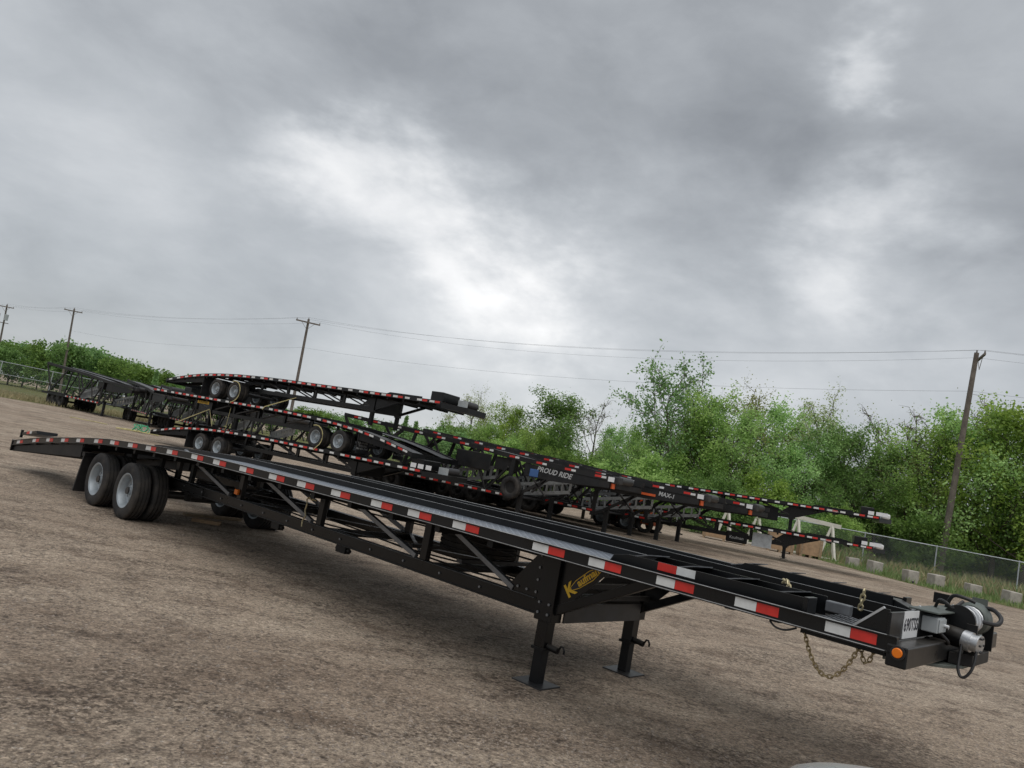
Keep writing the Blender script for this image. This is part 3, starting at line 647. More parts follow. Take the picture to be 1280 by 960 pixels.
# ------------------------------------------------------------------ plain copies of that trailer type, for the stacks behind
BD = [(-4.5, .46), (-4.0, .56), (-3.0, .75), (-2.0, .89), (-1.0, .98), (0, 1.04), (1.5, 1.085), (3, 1.10), (10.6, 1.10)]
bz = lambda x: lerp_z(BD, x)
def bst(x0, x1, step=.5):
    n = max(2, int((x1-x0)/step)+1); return [(x0+(x1-x0)*i/(n-1), bz(x0+(x1-x0)*i/(n-1))) for i in range(n)]
def flat_trailer():
    t_ = thing('car_hauler_trailer', 'x', 'trailer', (0, -200, 0), 0, 'car hauler trailers stacked in piles')
    for y, out in ((0., -1), (TW, 1)):
        f = lambda d: y + (-out)*d
        r_ = MB().sweep(bst(-4.45, 10.2), [(f(0), .015), (f(.05), .015), (f(.05), -.10), (f(0), -.10)]).build('side_rail', 'black_paint', t_)
        wt, rd = MB(), MB(); x = -4.3
        y0, y1 = (y-.004, y) if out < 0 else (y, y+.004)
        while x < 9.9:
            for b_, o_ in ((wt, 0.), (rd, .22)):
                if b_ is wt or RNG.random() < .8:
                    a, b = x+o_, x+o_+.2; za, zb = bz(a)-.01, bz(b)-.01; h = .065
                    b_.add([(a, y0, za-h), (b, y0, zb-h), (b, y1, zb-h), (a, y1, za-h), (a, y0, za), (b, y0, zb), (b, y1, zb), (a, y1, za)], [(3, 2, 1, 0), (4, 5, 6, 7), (0, 1, 5, 4), (1, 2, 6, 5), (2, 3, 7, 6), (3, 0, 4, 7)])
            x += .52
        tag(wt.build('white_tape', 'tape_white', r_), kind='stuff'); tag(rd.build('red_tape', 'tape_red', r_), kind='stuff')
    for y0, y1 in ((.052, .75), (1.75, TW-.052)):
        MB().sweep(bst(-4.4, 9.6), crect(y0, y1, -.03, -.02)).build('runway', 'dark_steel', t_)
    for y in (.752, 1.718):
        MB().sweep(bst(-1.5, 9.4), crect(y, y+.03, -.1, .05)).build('inner_rail', 'black_frame', t_)
    b_ = MB()
    for i in range(20): x = -4.0+i*.7; b_.box((x-.03, .05, bz(x)-.17), (x+.03, TW-.05, bz(x)-.105))
    b_.build('cross_member_set', 'black_frame', t_)
    for y in (.05, .72, 1.75, 2.42):
        MB().prism([(-4.45, bz(-4.45)-.08), (-2.0, bz(-2.0)-.08), (-2.0, .55), (-4.45, .32)], y, y+.03).build('tail_beam', 'black_frame', t_)
    MB().box((-4.50, 0, .30), (-4.455, TW, .47)).build('tail_plate', 'black_paint', t_)
    for x in (0., -1.15):
        MB().cyl((x, .2, R_T), (x, 2.3, R_T), .055, 10).build('axle', 'dark_steel', t_, True)
        for y, sd in ((.125, -1), (.375, 1), (2.125, -1), (2.375, 1)): wheel(t_, x, y, sd)
    for y in (.03, 1.9):
        MB().box((-2.05, y, .1), (-2.03, y+.57, .78)).build('mud_flap', 'hose_rubber', t_)
    for y in (.60, 1.90):
        MB().box((-1.8, y-.05, .50), (6.75, y+.05, .64)).build('lower_beam', 'black_paint', t_)
        for x in (.9, 2.4, 3.9, 5.4): MB().box((x-.05, y-.03, .642), (x+.05, y+.03, bz(x)-.105)).build('upright', 'black_paint', t_)
        for (x0, x1) in ((.9, 2.2), (2.4, 3.7), (3.9, 5.2), (5.4, 6.6)):
            MB().beam((x0+.1, y-.03, 1.02), (x1+.1, y-.03, .66), .045, .045, (0, 1, 0)).build('diagonal_brace', 'dark_steel', t_)
        MB().box((6.752, y-.08, .45), (6.95, y+.08, 1.0)).build('neck_post', 'black_paint', t_)
        MB().beam((6.9, y, .55), (8.2, y, 1.02), .08, .08, (0, 1, 0)).build('neck_brace', 'black_paint', t_)
        lg = MB().box((6.79, y-.06, .012), (6.91, y+.06, .449)).build('leg', 'black_frame', t_)
        MB().box((6.70, y-.13, 0), (7.0, y+.13, .012)).build('foot_pad', 'dark_steel', lg)
    MB().prism([(6.3, .642), (6.751, .642), (6.751, 1.0)], .55, .57).build('gusset', 'black_paint', t_)
    MB().prism([(6.951, .6), (6.951, 1.0), (8.0, 1.0)], .55, .57).build('gusset', 'black_paint', t_)
    MB().box((6.98, .68, .48), (7.0, 1.82, .98)).build('cross_panel', 'black_frame', t_)
    for y in (.24, TW-.26):
        MB().prism([(7.6, 1.117), (7.8, 1.19), (9.2, 1.19), (9.2, 1.117)], y, y+.02).build('curb_plate', 'tape_red' if False else 'black_paint', t_)
    MB().prism([(10.2, .05), (10.75, .75), (10.75, 1.75), (10.2, 2.45)], .90, 1.06, 'z').build('nose_frame', 'black_paint', t_)
    MB().box((9.5, .3, 1.117), (10.0, 1.2, 1.42)).build('tool_box', 'black_paint', t_, bevel=.02)
    wn_ = MB().cyl((10.4, .9, 1.19), (10.4, 1.6, 1.19), .12, 14).build('winch', 'dark_steel', t_, True)
    MB().box((10.3, .75, 1.062), (10.6, .88, 1.28)).build('winch_bracket', 'grey_case', wn_)
    return t_
FT = flat_trailer()
def place(o, x, y, z, adeg, label, group=None, pitch=0.):
    o.location = (x, y, z); o.rotation_euler = (0, math.radians(-pitch), math.radians(adeg)); o['label'] = label
    if group: o['group'] = group
    return o
a1 = -34; G3 = 'car hauler trailers stacked in piles'
du = Vector((math.cos(math.radians(a1)), math.sin(math.radians(a1)), 0)); dl = Vector((-du.y, du.x, 0))
B0 = Vector((-10.75, 29.9, 0))
tr_bot = place(FT, B0.x, B0.y, 0, a1, 'black flat car hauler trailer on the ground, bottom of the pile of three')
tr_mid = copy_tree(FT); q = B0 + 5.2*du + TW*dl
place(tr_mid, q.x, q.y, 1.105, a1+180, 'black car hauler trailer turned end for end, middle of the pile of three')
tr_top = copy_tree(FT); q = B0 + .25*du
place(tr_top, q.x, q.y, 2.215, a1, 'black car hauler trailer on top of the pile of three, nose against sky')
for x_, y_ in ((9.75, -.012), (10.05, -.012), (10.28, .1)): MB().box((x_, y_, 1.13), (x_+.22, y_+.01, 1.27)).build('label_plate', 'plate_white', tr_bot)
# small yellow name panel on the middle trailer's neck
pn = MB().box((6.98, TW-.52, .82), (7.75, TW-.515, 1.0)).build('name_panel', 'yellow_paint', tr_mid)
from_mesh('lettering', text_mesh('Kaufman', 'letter_black', .17, .001), pn, (7.36, TW-.513, .905), (math.pi/2, 0, math.pi))
for tr, yy in ((tr_mid, TW-.3), (tr_mid, .3)):
    me = text_mesh('KAUFMAN\nTRAILERS\n866-455-7444', 'letter_white', .095, .001)
    from_mesh('flap_lettering', me, tr, (-2.052, yy, .36), (math.pi/2, 0, -math.pi/2))
# ratchet straps holding the pile: round the wheels and down to the rail below
def strap(pts, label, mat='yellow_strap', wd=.032):
    b_ = MB()
    for a, b in zip(pts, pts[1:]): b_.beam(a, b, .008, wd, (0, 0, 1))
    return tag(b_.build('ratchet_strap', mat), label, 'strap', 'straps on the trailer pile')
def loc_on(B, x, y, z): v = B + x*du + y*dl; return (v.x, v.y, z)
for x in (.05+.25,):
    pts = [loc_on(B0, x+(R_T+.012)*math.cos(q_), -.03, 2.6+(R_T+.012)*math.sin(q_)) for q_ in np.linspace(2.0, -1.2, 11)]+[loc_on(B0, x-.05, -.03, 2.14)]
    strap(pts, 'yellow strap round a wheel of the topmost piled trailer')
pts = [loc_on(B0, 5.2+.42*math.cos(q_), -.02, 1.49+.40*math.sin(q_)) for q_ in np.linspace(1.9, -1.0, 10)]+[loc_on(B0, 5.3, -.02, 1.02)]
strap(pts, 'yellow strap round a wheel of the middle piled trailer')
strap([loc_on(B0, 3.4, .4, 2.75), loc_on(B0, 2.3, -.02, 2.22), loc_on(B0, 2.2, -.03, 2.1)], 'yellow strap slanting down from the topmost lower beam to the rail below')
strap([loc_on(B0, -1.35, .3, 1.75), loc_on(B0, -.55, .0, 1.12)], 'yellow strap slanting to the right below the yellow name panel')
strap([loc_on(B0, -1.35, .3, 1.75), loc_on(B0, -2.9, .0, .98)], 'yellow strap slanting to the left below the yellow name panel')
strap([loc_on(B0, .35, .0, 1.95), loc_on(B0, .3, -.01, 1.06)], 'yellow strap hanging upright beside the yellow name panel')
# pile of two beside the concrete blocks
a2 = -20; d2 = Vector((math.cos(math.radians(a2)), math.sin(math.radians(a2)), 0)); l2 = Vector((-d2.y, d2.x, 0))
L2 = Vector((12.2, 31.7, 0)); o2 = L2 - 6.85*.95*d2 - .6*l2
t4 = copy_tree(FT); place(t4, o2.x, o2.y, 0.0, a2, 'black car hauler trailer, lower of the pile of two by the concrete blocks', pitch=1.0)
q = o2 + .1*d2; t5 = copy_tree(FT); place(t5, q.x, q.y, 1.13, a2, 'black car hauler trailer, upper of the pile of two by the concrete blocks', pitch=1.4)
for tr in (t4, t5):
    tr.scale = (.95, 1, 1)
    MB().box((4.4, .30, .30), (5.3, .50, .74)).build('tank', 'black_frame', tr, bevel=.05)
    from_mesh('tank_lettering', text_mesh('Kaufman', 'letter_white', .17, .001), tr, (4.85, .297, .5), (math.pi/2, 0, 0))
    MB().box((5.5, .35, .3), (6.3, .5, .85)).build('step_box', 'galvanised' if tr is t4 else 'black_frame', tr)
    from_mesh('nose_lettering', text_mesh('Kaufman', 'letter_white', .13, .001), tr, (8.4, -.006, 1.05), (math.pi/2, 0, 0))
    MB().box((10.3, .2, 1.06), (10.62, .5, 1.25)).build('white_cap', 'white_paint', tr, bevel=.05)

# ------------------------------------------------------------------ two-level truss carriers
UP = [(-9.2, 2.66), (-6, 2.5), (-2, 2.28), (0, 2.12), (3.6, 2.0)]
uz = lambda x: lerp_z(UP, x)
def carrier():
    t_ = thing('two_level_carrier', 'x', 'trailer', (0, -200, 0), 0, 'two-level car carriers parked side by side')
    for y0 in (.0, TW-.08):
        lr = MB().box((-9.0, y0, .66), (-.35, y0+.08, .80)).build('lower_rail', 'weathered_black', t_)
        ye = -.004 if y0 == 0 else TW; wt, rd = MB(), MB(); x = -5.2
        while x < -.8:
            wt.box((x, ye, .70), (x+.17, ye+.004, .765)); rd.box((x+.2, ye, .70), (x+.42, ye+.004, .765)); x += .62
        tag(wt.build('white_tape', 'tape_white', lr), kind='stuff'); tag(rd.build('red_tape', 'tape_red', lr), kind='stuff')
        n = 26; stt = [(-9.2+12.7*i/n, uz(-9.2+12.7*i/n)) for i in range(n+1)]
        ur = MB().sweep(stt, crect(y0, y0+.08, -.16, .0)).build('upper_rail', 'weathered_black', t_)
        wt, rd = MB(), MB(); x = -8.6 if y0 == 0 else 2.9
        while x < 3.2:
            z = uz(x+.1)-.11
            rd.box((x, ye, z), (x+.24, ye+.004, z+.07)); wt.box((x+.25, ye, z-.008), (x+.42, ye+.004, z+.06)); x += 1.15
        tag(wt.build('white_tape', 'tape_white', ur), kind='stuff'); tag(rd.build('red_tape', 'tape_red', ur), kind='stuff')
        y = y0+.04
        for a, b, wd in (((-7.7, .95), (-9.15, 2.5), .11), ((-7.7, .95), (-5.8, 2.36), .14), ((-5.5, .8), (-5.1, 2.33), .13), ((-5.3, .8), (-4.1, 2.28), .07), ((-4.2, 2.28), (-3.4, 1.2), .07), ((-3.4, 1.2), (-3.3, .8), .07),
                         ((-3.4, .8), (-1.9, 2.14), .13), ((-2.2, 2.16), (-1.4, .8), .06), ((-.45, .55), (-.35, 2.02), .16), ((-.35, .60), (1.2, 1.55), .10), ((-1.3, .8), (-.55, 1.7), .07), ((.5, 1.5), (1.15, .95), .05), ((.6, 1.0), (1.1, 1.5), .05)):
            MB().beam((a[0], y, a[1]), (b[0], y, b[1]), wd, .06, (0, 1, 0)).build('truss_member', 'weathered_black', t_)
        ax = .20 if y0 == 0 else TW-.20
        lg = MB().box((.0, ax-.07, .012), (.13, ax+.07, .9)).build('leg', 'weathered_black', t_)
        MB().box((-.1, ax-.15, 0), (.23, ax+.15, .012)).build('foot_pad', 'dark_steel', lg)
        MB().cyl((.13, ax, .33), (.26, ax, .32), .03, 8).build('crank_spool', 'dark_steel', lg)
        yb = .02 if y0 == 0 else TW-.06
        MB().prism([(.15, 1.50), (.15, uz(.15)-.17), (3.45, uz(3.45)-.17), (3.45, 1.62), (1.6, 1.50)], yb, yb+.04).build('neck_panel', 'weathered_black', t_, bevel=.01)
    MB().box((-8.9, .081, .69), (-.4, TW-.081, .73)).build('lower_deck', 'dark_steel', t_)
    for y0, y1 in ((.09, .85), (1.65, TW-.09)):
        n = 14; MB().sweep([(-9.1+12*i/n, uz(-9.1+12*i/n)) for i in range(n+1)], crect(y0, y1, -.06, -.045)).build('upper_runway', 'dark_steel', t_)
    b_ = MB()
    for i in range(13): x = -9+i; b_.box((x, .08, uz(x)-.14), (x+.06, TW-.08, uz(x)-.065))
    b_.build('cross_member_set', 'weathered_black', t_)
    for x in (-7.65, -6.8, -5.95):
        MB().cyl((x, .25, R_T), (x, 2.25, R_T), .05, 10).build('axle', 'dark_steel', t_)
        for y, sd in ((.13, -1), (.37, 1), (2.13, -1), (2.37, 1)):
            ty = wheel(t_, x, y, sd, R_T*1.12, True); ty.scale = (1.12, 1., 1.12)
    for y in (.0, TW-.52):
        MB().prism([(-8.15, .72), (-8.05, .86), (-5.65, .86), (-5.50, .66), (-5.54, .66), (-5.68, .82), (-8.02, .82), (-8.11, .72)], y, y+.52).build('fender', 'weathered_black', t_)
    # perforated loading ramps carried between the decks
    for k, (x0, z0, x1, z1, y) in enumerate(((-3.6, .95, -1.2, 1.45, .35), (-5.2, 1.05, -2.9, 1.6, 1.2), (-1.9, .85, 1.0, 1.40, 1.85))):
        b_ = MB(); d = Vector((x1-x0, 0, z1-z0)); n = 9
        for i in range(n+1):
            p = Vector((x0, y, z0))+d*(i/n)
            b_.beam(p-Vector((0, 0, .16)), p+Vector((0, 0, .16)), .13, .02, (1, 0, 0))
        for s_ in (-.19, .17): b_.beam(Vector((x0, y, z0+s_)), Vector((x1, y, z1+s_)), .022, .12)
        b_.build('loading_ramp', 'ramp_grey', t_)
    # clutter of valves and struts below the upper deck
    b_ = MB()
    for i in range(14):
        p = Vector((RNG.uniform(-4.5, -.6), RNG.uniform(.3, 2.2), RNG.uniform(.85, 1.5)))
        b_.beam(p, p+Vector((RNG.uniform(-.7, .7), RNG.uniform(-.2, .2), RNG.uniform(-.4, .5))), .05, .05)
    tag(b_.build('lift_strut_set', 'dark_steel', t_), kind='stuff')
    MB().box((-1.2, .1, 1.55), (-.5, .6, 2.0)).build('tool_box', 'weathered_black', t_, bevel=.015)
    MB().box((2.9, .3, 1.64), (3.55, 2.2, 1.80)).build('nose_frame', 'weathered_black', t_)
    wn_ = MB().cyl((3.55, .4, 1.92), (3.55, 1.3, 1.92), .13, 12).build('winch', 'dark_steel', t_, True)
    MB().box((3.45, .12, 1.78), (3.75, .38, 2.02)).build('winch_case', 'dark_steel', wn_, bevel=.03)
    MB().box((3.40, -.01, 1.83), (3.62, .0, 1.98)).build('label_plate', 'plate_white', t_)
    MB().cyl((3.5, .2, 1.62), (3.5, .2, 1.78), .07, 10).build('amber_beacon', 'orange_paint', t_)
    return t_
CT = carrier()
GC = 'two-level car carriers parked side by side'
a3 = -36; d3 = Vector((math.cos(math.radians(a3)), math.sin(math.radians(a3)), 0)); l3 = Vector((-d3.y, d3.x, 0))
C2 = Vector((4.16, 27.96, 0)) - .2*l3
def put_c(o, k, fx, label): p = C2 + k*l3 + fx*d3; place(o, p.x, p.y, 0, a3, label, GC); return o
c2 = put_c(CT, 0, 0, 'two-level carrier with orange-edged neck, between the lettered carrier and the one behind')
c1 = put_c(copy_tree(CT), -2.85, -1.9, 'two-level carrier with white lettering on its neck and a spare wheel hung on its side')
c3 = put_c(copy_tree(CT), 3.0, .7, 'rearmost two-level carrier of the row, next to the pile of two trailers')
# far pair of carriers at the yard's edge
Lf = Vector((-31.6, 53.9, 0))
af = -36
for k, (lx, ly, af, lab) in enumerate(((-27.0, 52.6, -36, 'two-level carrier with three axles standing farthest back beside the fence'),
                                   (-22.2, 49.2, -54, 'two-level carrier parked between the fence carrier and the pile of three'),
                                   (-17.9, 45.9, -52, 'two-level carrier half hidden behind the pile of three'),
                                   (-13.3, 42.6, -50, 'two-level carrier seen through the gaps of the pile of three'))):
    o_ = copy_tree(CT); aa = math.radians(af); dd = Vector((math.cos(aa), math.sin(aa), 0)); ll = Vector((-dd.y, dd.x, 0)); p = Vector((lx, ly, 0))-.2*ll
    place(o_, p.x, p.y, 0, af, lab, GC); o_.scale = (1, 1, 1.16 if k == 0 else 1.08)
    for ch in list(o_.children):
        for g_ in [q_ for q_ in ch.children if q_.name.split('.')[0] in ('red_tape', 'white_tape')]+([ch] if ch.name.split('.')[0] in ('amber_beacon', 'label_plate') else []):
            if g_ is ch or ch.name.startswith('upper_rail'): bpy.data.objects.remove(g_)
            if g_ is ch: break
from_mesh('neck_lettering', text_mesh('PROUD RIDE', 'letter_white', .24, .001, .25, bold=.005), c1, (1.35, .014, 1.78), (math.pi/2, math.radians(3), 0))
from_mesh('neck_lettering', text_mesh('MAX-1', 'letter_white', .2, .001, .1, bold=.005), c2, (2.3, .014, 1.74), (math.pi/2, math.radians(3), 0))
sw = from_mesh('spare_tyre', TYRE, c1, (-.15, -.16, 1.02), (0, 0, 0)); 
MB().lathe([(-.05, .23), (-.02, .19), (-.02, .001)], (0, 0, 0), 'y', 20).build('rim', 'weathered_black', sw)
MB().box((.4, -.02, 1.52), (.75, .015, 1.78)).build('valve_cover', 'blue_paint', c1, bevel=.02)
MB().box((-2.9, -.03, 1.42), (-1.3, .02, 2.02)).build('side_tool_box', 'weathered_black', c1, bevel=.02)
MB().box((.7, -.006, 1.62), (1.9, .018, 1.70)).build('warning_strip', 'orange_paint', c2)
# ------------------------------------------------------------------ small things on the ground
def gpt(x, y, z=0.):
    d = img_dir(x, y); t_ = (z-EYE)/d.z; return Vector((0, 0, EYE))+t_*d
tag(MB().box((-.45, -.07, .0), (.45, .07, .04)).build('plank', 'plank_wood', None, bevel=.004), 'long weathered plank on gravel behind the near wheels', 'plank', 'planks under the trailer')
o_ = bpy.data.objects['plank']; o_.location = (-4.30, 12.5, 0); o_.rotation_euler = (0, 0, .70)
o_ = MB().box((-.20, -.09, .0), (.20, .09, .05)).build('plank', 'tan_wood', None, bevel=.004)
tag(o_, 'short pale plank on gravel behind the near wheels', 'plank', 'planks under the trailer'); o_.location = (-4.15, 11.85, 0); o_.rotation_euler = (0, 0, .15)
# loose straps lying in the yard
def lying(name, pts, mat, label, r=.03):
    return tag(MB().tube(pts, r, 5).build(name, mat, None, True), label, 'strap', 'loose straps on the gravel')
c = gpt(175, 541)
for k, (mat, lab, n, sc) in enumerate((('green_strap', 'heap of green webbing strap on the gravel by the pile of three', 60, .32), ('yellow_strap', 'yellow strap lying tangled beside the green heap', 40, .75))):
    pts = []; ph = k*1.3
    for i in range(n):
        u = i/n*14; pts.append((c.x+sc*math.cos(u*1.3+ph)*(1.0+.4*math.sin(u*2.3)), c.y+sc*.8*math.sin(u*1.7+ph), .04+(.34 if k == 0 else .03)*abs(math.sin(u*1.1))))
    lying('webbing_strap', pts, mat, lab, .022)
c = gpt(108, 526)
lying('webbing_strap', [(c.x-1.0, c.y+.2, .03), (c.x-.5, c.y-.1, .05), (c.x, c.y+.1, .03), (c.x+.6, c.y-.3, .05), (c.x+1.2, c.y-.2, .03)], 'yellow_strap', 'yellow strap stretched out alone in front of the far carriers', .02)
# concrete blocks along the verge
BLK = MB().box((-.26, -.25, 0), (.26, .25, .52)).mesh('concrete_block', 'concrete')
for (x, y), nm in zip(((1065, 708), (1092, 716), (1137, 728), (1169, 733), (1215, 743), (1263, 754)),
                      ('nearest the pile of two', 'second from the pile of two', 'third from the pile of two', 'in front of the utility pole', 'just past the utility pole', 'half sunk in dry grass, last of the row')):
    p = gpt(x, y); o_ = from_mesh('concrete_block', BLK.copy(), None, (p.x, p.y, -.02), (0, RNG.uniform(-.04, .04), RNG.uniform(-.3, .3)))
    o_.scale = (RNG.uniform(.9, 1.15), 1, RNG.uniform(.88, 1.12)); o_.rotation_euler.x = RNG.uniform(-.05, .05)
    b = o_.modifiers.new('bevel', 'BEVEL'); b.width = .03; b.segments = 2
    tag(o_, 'grey square concrete block '+nm, 'concrete block', 'concrete blocks along the verge')
    MB().box((-.09, -.252, .0), (.07, -.25, .10)).build('fork_notch', 'letter_black', o_)
# cream steel A-frame stands and tan crates behind the pile of two
def a_stand(p, rz, label, s=1.0):
    t_ = thing('steel_stand', label, 'stand', p, rz, 'cream steel stands')
    MB().beam((-1.3*s, 0, 2.0*s), (1.3*s, 0, 1.85*s), .16, .22).build('beam', 'cream_paint', t_)
    for x in (-.9*s, .85*s):
        for yy in (-.5, .5):
            MB().beam((x+.3, yy, 0), (x, 0, 1.9*s), .12, .12).build('leg', 'cream_paint', t_)
            MB().beam((x-.5, yy, 0), (x, 0, 1.9*s), .09, .09).build('leg', 'cream_paint', t_)
        MB().box((x-.55, -.55, .02), (x+.4, .55, .09)).build('foot', 'cream_paint', t_)
    return t_
a_stand((17.8, 42.4, 0), -.35, 'tall cream steel stand behind the noses of the pile of two')
a_stand((14.2, 43.6, 0), -.2, 'cream steel stand next to the tall one, behind the tank', .95)
def crate(p, rz, sx, sy, sz, label):
    t_ = thing('wooden_crate', label, 'crate', p, rz, 'tan crates behind the pile of two')
    MB().box((-sx/2, -sy/2, .12), (sx/2, sy/2, sz)).build('box', 'tan_wood', t_, bevel=.01)
    for x in (-sx/2+.08, 0, sx/2-.08): MB().box((x-.06, -sy/2-.012, .0), (x+.06, sy/2+.012, .12)).build('skid', 'plank_wood', t_)
    for x in (-sx/2+.1, sx/2-.1): MB().box((x-.05, -sy/2-.02, .12), (x+.05, -sy/2-.001, sz)).build('batten', 'plank_wood', t_)
    return t_
crate((15.2, 40.2, 0), -.3, 1.3, 1.0, 1.1, 'tan wooden crate behind the legs of the pile of two')
crate((16.9, 40.6, 0), -.2, 1.1, 1.0, .95, 'tan wooden crate to the right of the pile-of-two legs')
crate((12.4, 40.6, 0), -.3, 2.2, 1.0, .35, 'low flat tan crate under the carrier row end')
# orange and yellow yard machine behind the carriers
ym = thing('yard_machine', 'small orange and yellow yard machine on black tyres behind the carrier legs', 'machine', (6.6, 34.6, 0), -.55)
MB().prism([(-.9, .35), (-.9, .75), (-.3, 1.1), (.5, 1.0), (.9, .6), (.9, .35)], -.5, .5).build('body', 'orange_paint', ym, bevel=.04)
MB().prism([(-.2, .45), (.1, .95), (.5, .95), (.2, .45)], -.53, -.505).build('yellow_panel', 'yellow_paint', ym)
MB().prism([(.35, .45), (.55, .85), (.75, .75), (.55, .45)], -.53, -.505).build('yellow_panel', 'yellow_paint', ym)
MB().beam((-.6, -.3, 1.1), (.2, -.3, 1.5), .12, .12).beam((-.6, .3, 1.1), (.2, .3, 1.5), .12, .12).build('lift_arm', 'orange_paint', ym)
for x in (-.6, .6):
    for y in (-.6, .6): from_mesh('tyre', TYRE, ym, (x, y, R_T), (0, 0, 0))
# car beside the photographer, only the crest of its bonnet in view
def hood_car():
    t_ = thing('parked_car', 'pale grey car, only the crest of its bonnet showing at the lower edge', 'car', (1.84, .665, .028), math.radians(-3))
    prof = [(-2.3, .35), (-2.35, .62), (-2.3, .88), (-1.6, .95), (-.95, .98), (.7, .985), (1.55, .975), (2.0, .90), (2.2, .66), (2.22, .32)]
    xs = [(-1., .30, .86), (-.93, .28, .97), (-.7, .27, .995), (0, .27, 1.0), (.7, .27, .995), (.93, .28, .97), (1., .30, .86)]
    b_ = MB(); n = len(prof)
    for (u, lo, k) in xs:
        for (y, z) in prof: b_.v.append((u*.9*(1-.10*max(0, (abs(y)-1.4))**1.5), y, z*k if z > .6 else z))
    for i in range(len(xs)-1):
        for j in range(n):
            b_.f.append((i*n+j, i*n+(j+1) % n, (i+1)*n+(j+1) % n, (i+1)*n+j))
    b_.f.append(tuple(range(n))); b_.f.append(tuple(range((len(xs)-1)*n, len(xs)*n))[::-1])
    bd = b_.build('body', 'car_paint', t_, True); sm = bd.modifiers.new('s', 'SUBSURF'); sm.levels = 2; sm.render_levels = 2
    cb_ = MB(); ring = [(-1.35, .95, .80), (-.75, 1.33, .62), (-.2, 1.36, .60), (.25, 1.20, .66), (.72, .96, .78)]
    for (y, z, hw) in ring:
        for (ux, uz_) in ((-1, 0), (-.93, .0), (-.5, .02), (.5, .02), (.93, 0), (1, 0)): cb_.v.append((ux*hw, y-.35, z+uz_))
    for i in range(4):
        for j in range(5): cb_.f.append((i*6+j, i*6+j+1, (i+1)*6+j+1, (i+1)*6+j))
    for s_ in (0, 5):
        for i in range(4): pass
        cb_.f.append(tuple(i*6+s_ for i in range(5)))
    cb_.build('cabin', 'glass_dark', t_, True)
    for x in (-.78, .78):
        for y in (-1.35, 1.4): wm = from_mesh('tyre', TYRE, t_, (x, y, .33), (0, 0, math.pi/2)); wm.scale = (.85, .95, .85)
    return t_
hood_car()

# ------------------------------------------------------------------ trees
def quads_mesh(name, V4, mat):
    """V4: (n,4,3) array of separate quads"""
    n = len(V4); me = bpy.data.meshes.new(name)
    me.vertices.add(4*n); me.vertices.foreach_set('co', V4.reshape(-1).astype(np.float32))
    me.loops.add(4*n); me.loops.foreach_set('vertex_index', np.arange(4*n, dtype=np.int32))
    me.polygons.add(n); me.polygons.foreach_set('loop_start', np.arange(0, 4*n, 4, dtype=np.int32))
    me.polygons.foreach_set('loop_total', np.full(n, 4, dtype=np.int32))
    me.materials.append(MATS[mat]); me.update(calc_edges=True); return me
def leaves(P, size, rng, droop=.2):
    n = len(P); d = rng.normal(size=(n, 3)); d[:, 2] = d[:, 2]*.7-droop; d /= np.linalg.norm(d, axis=1)[:, None]
    e = rng.normal(size=(n, 3)); e -= d*(e*d).sum(1)[:, None]; e /= np.linalg.norm(e, axis=1)[:, None]
    L = (size*rng.uniform(.6, 1.35, n))[:, None]; wd = L*.32
    return np.stack([P, P+d*L*.5+e*wd, P+d*L, P+d*L*.5-e*wd], 1)
def grow(seed, H=10., trunk_r=.17, limbs=15, spread=.36, first=.14, rise=.75, twig_leaves=26, leaf=.25, fuzz=.34, sub=6, twigs=4, lean=.04, tw=1.):
    rng = np.random.default_rng(seed); wood = MB(); LP = []
    tp = [Vector((0, 0, -.15))]; n = 7
    for i in range(1, n+1): tp.append(Vector((rng.normal()*lean*H*.25, rng.normal()*lean*H*.25, H*.9*i/n)))
    wood.tube(tp, [trunk_r*(1-.9*i/n)+.012 for i in range(n+1)], 7)
    def at(f):
        q = f*n; i = min(int(q), n-1); return tp[i].lerp(tp[i+1], q-i)
    for k in range(limbs):
        f = first+(.97-first)*((k+rng.uniform(0, .8))/limbs); a0 = at(f); an = k*2.4+rng.uniform(-.5, .5)
        L = H*spread*(.50+.85*math.sin(math.pi*min(1, .22+f*.72)))*rng.uniform(.65, 1.15)
        el = rise*(.45+.65*f)*rng.uniform(.7, 1.25)
        d = Vector((math.cos(an)*math.cos(el), math.sin(an)*math.cos(el), math.sin(el)))
        lp = [a0]
        for s_ in range(4):
            d = (d+Vector(rng.normal(size=3)*.16)+Vector((0, 0, .07))).normalized(); lp.append(lp[-1]+d*L/4)
        wood.tube(lp, [trunk_r*.34*(1-f*.55)*(1-.8*j/4)+.006 for j in range(5)], 5)
        for j in range(sub):
            u = rng.uniform(.28, 1)*4; i = min(int(u), 3); b0 = lp[i].lerp(lp[i+1], u-i)
            d2 = (d*.6+Vector(rng.normal(size=3)*.75)).normalized(); L2 = L*rng.uniform(.22, .48)
            b1 = b0+d2*L2*.55; b2 = b1+(d2+Vector(rng.normal(size=3)*.3)).normalized()*L2*.45
            wood.tube([b0, b1, b2], [.022*tw, .014*tw, .006*tw], 4, False)
            for m_ in range(twigs):
                c0 = b0.lerp(b2, rng.uniform(.3, 1.)); c1 = c0+Vector(rng.normal(size=3)*.5+np.array([0, 0, .12])).normalized()*L2*rng.uniform(.35, .8)
                wood.tube([c0, c1], [.009*tw, .004*tw], 3, False)
                if twig_leaves:
                    cnt = int(twig_leaves*rng.uniform(.4, 1.5)); tt = rng.uniform(0, 1.1, cnt)[:, None]
                    LP.append(np.array(c0)+tt*(np.array(c1)-np.array(c0))+rng.normal(size=(cnt, 3))*fuzz*rng.uniform(.6, 1.2))
    LV = leaves(np.concatenate(LP), leaf, rng) if LP else None
    return wood, LV
TREES = {}
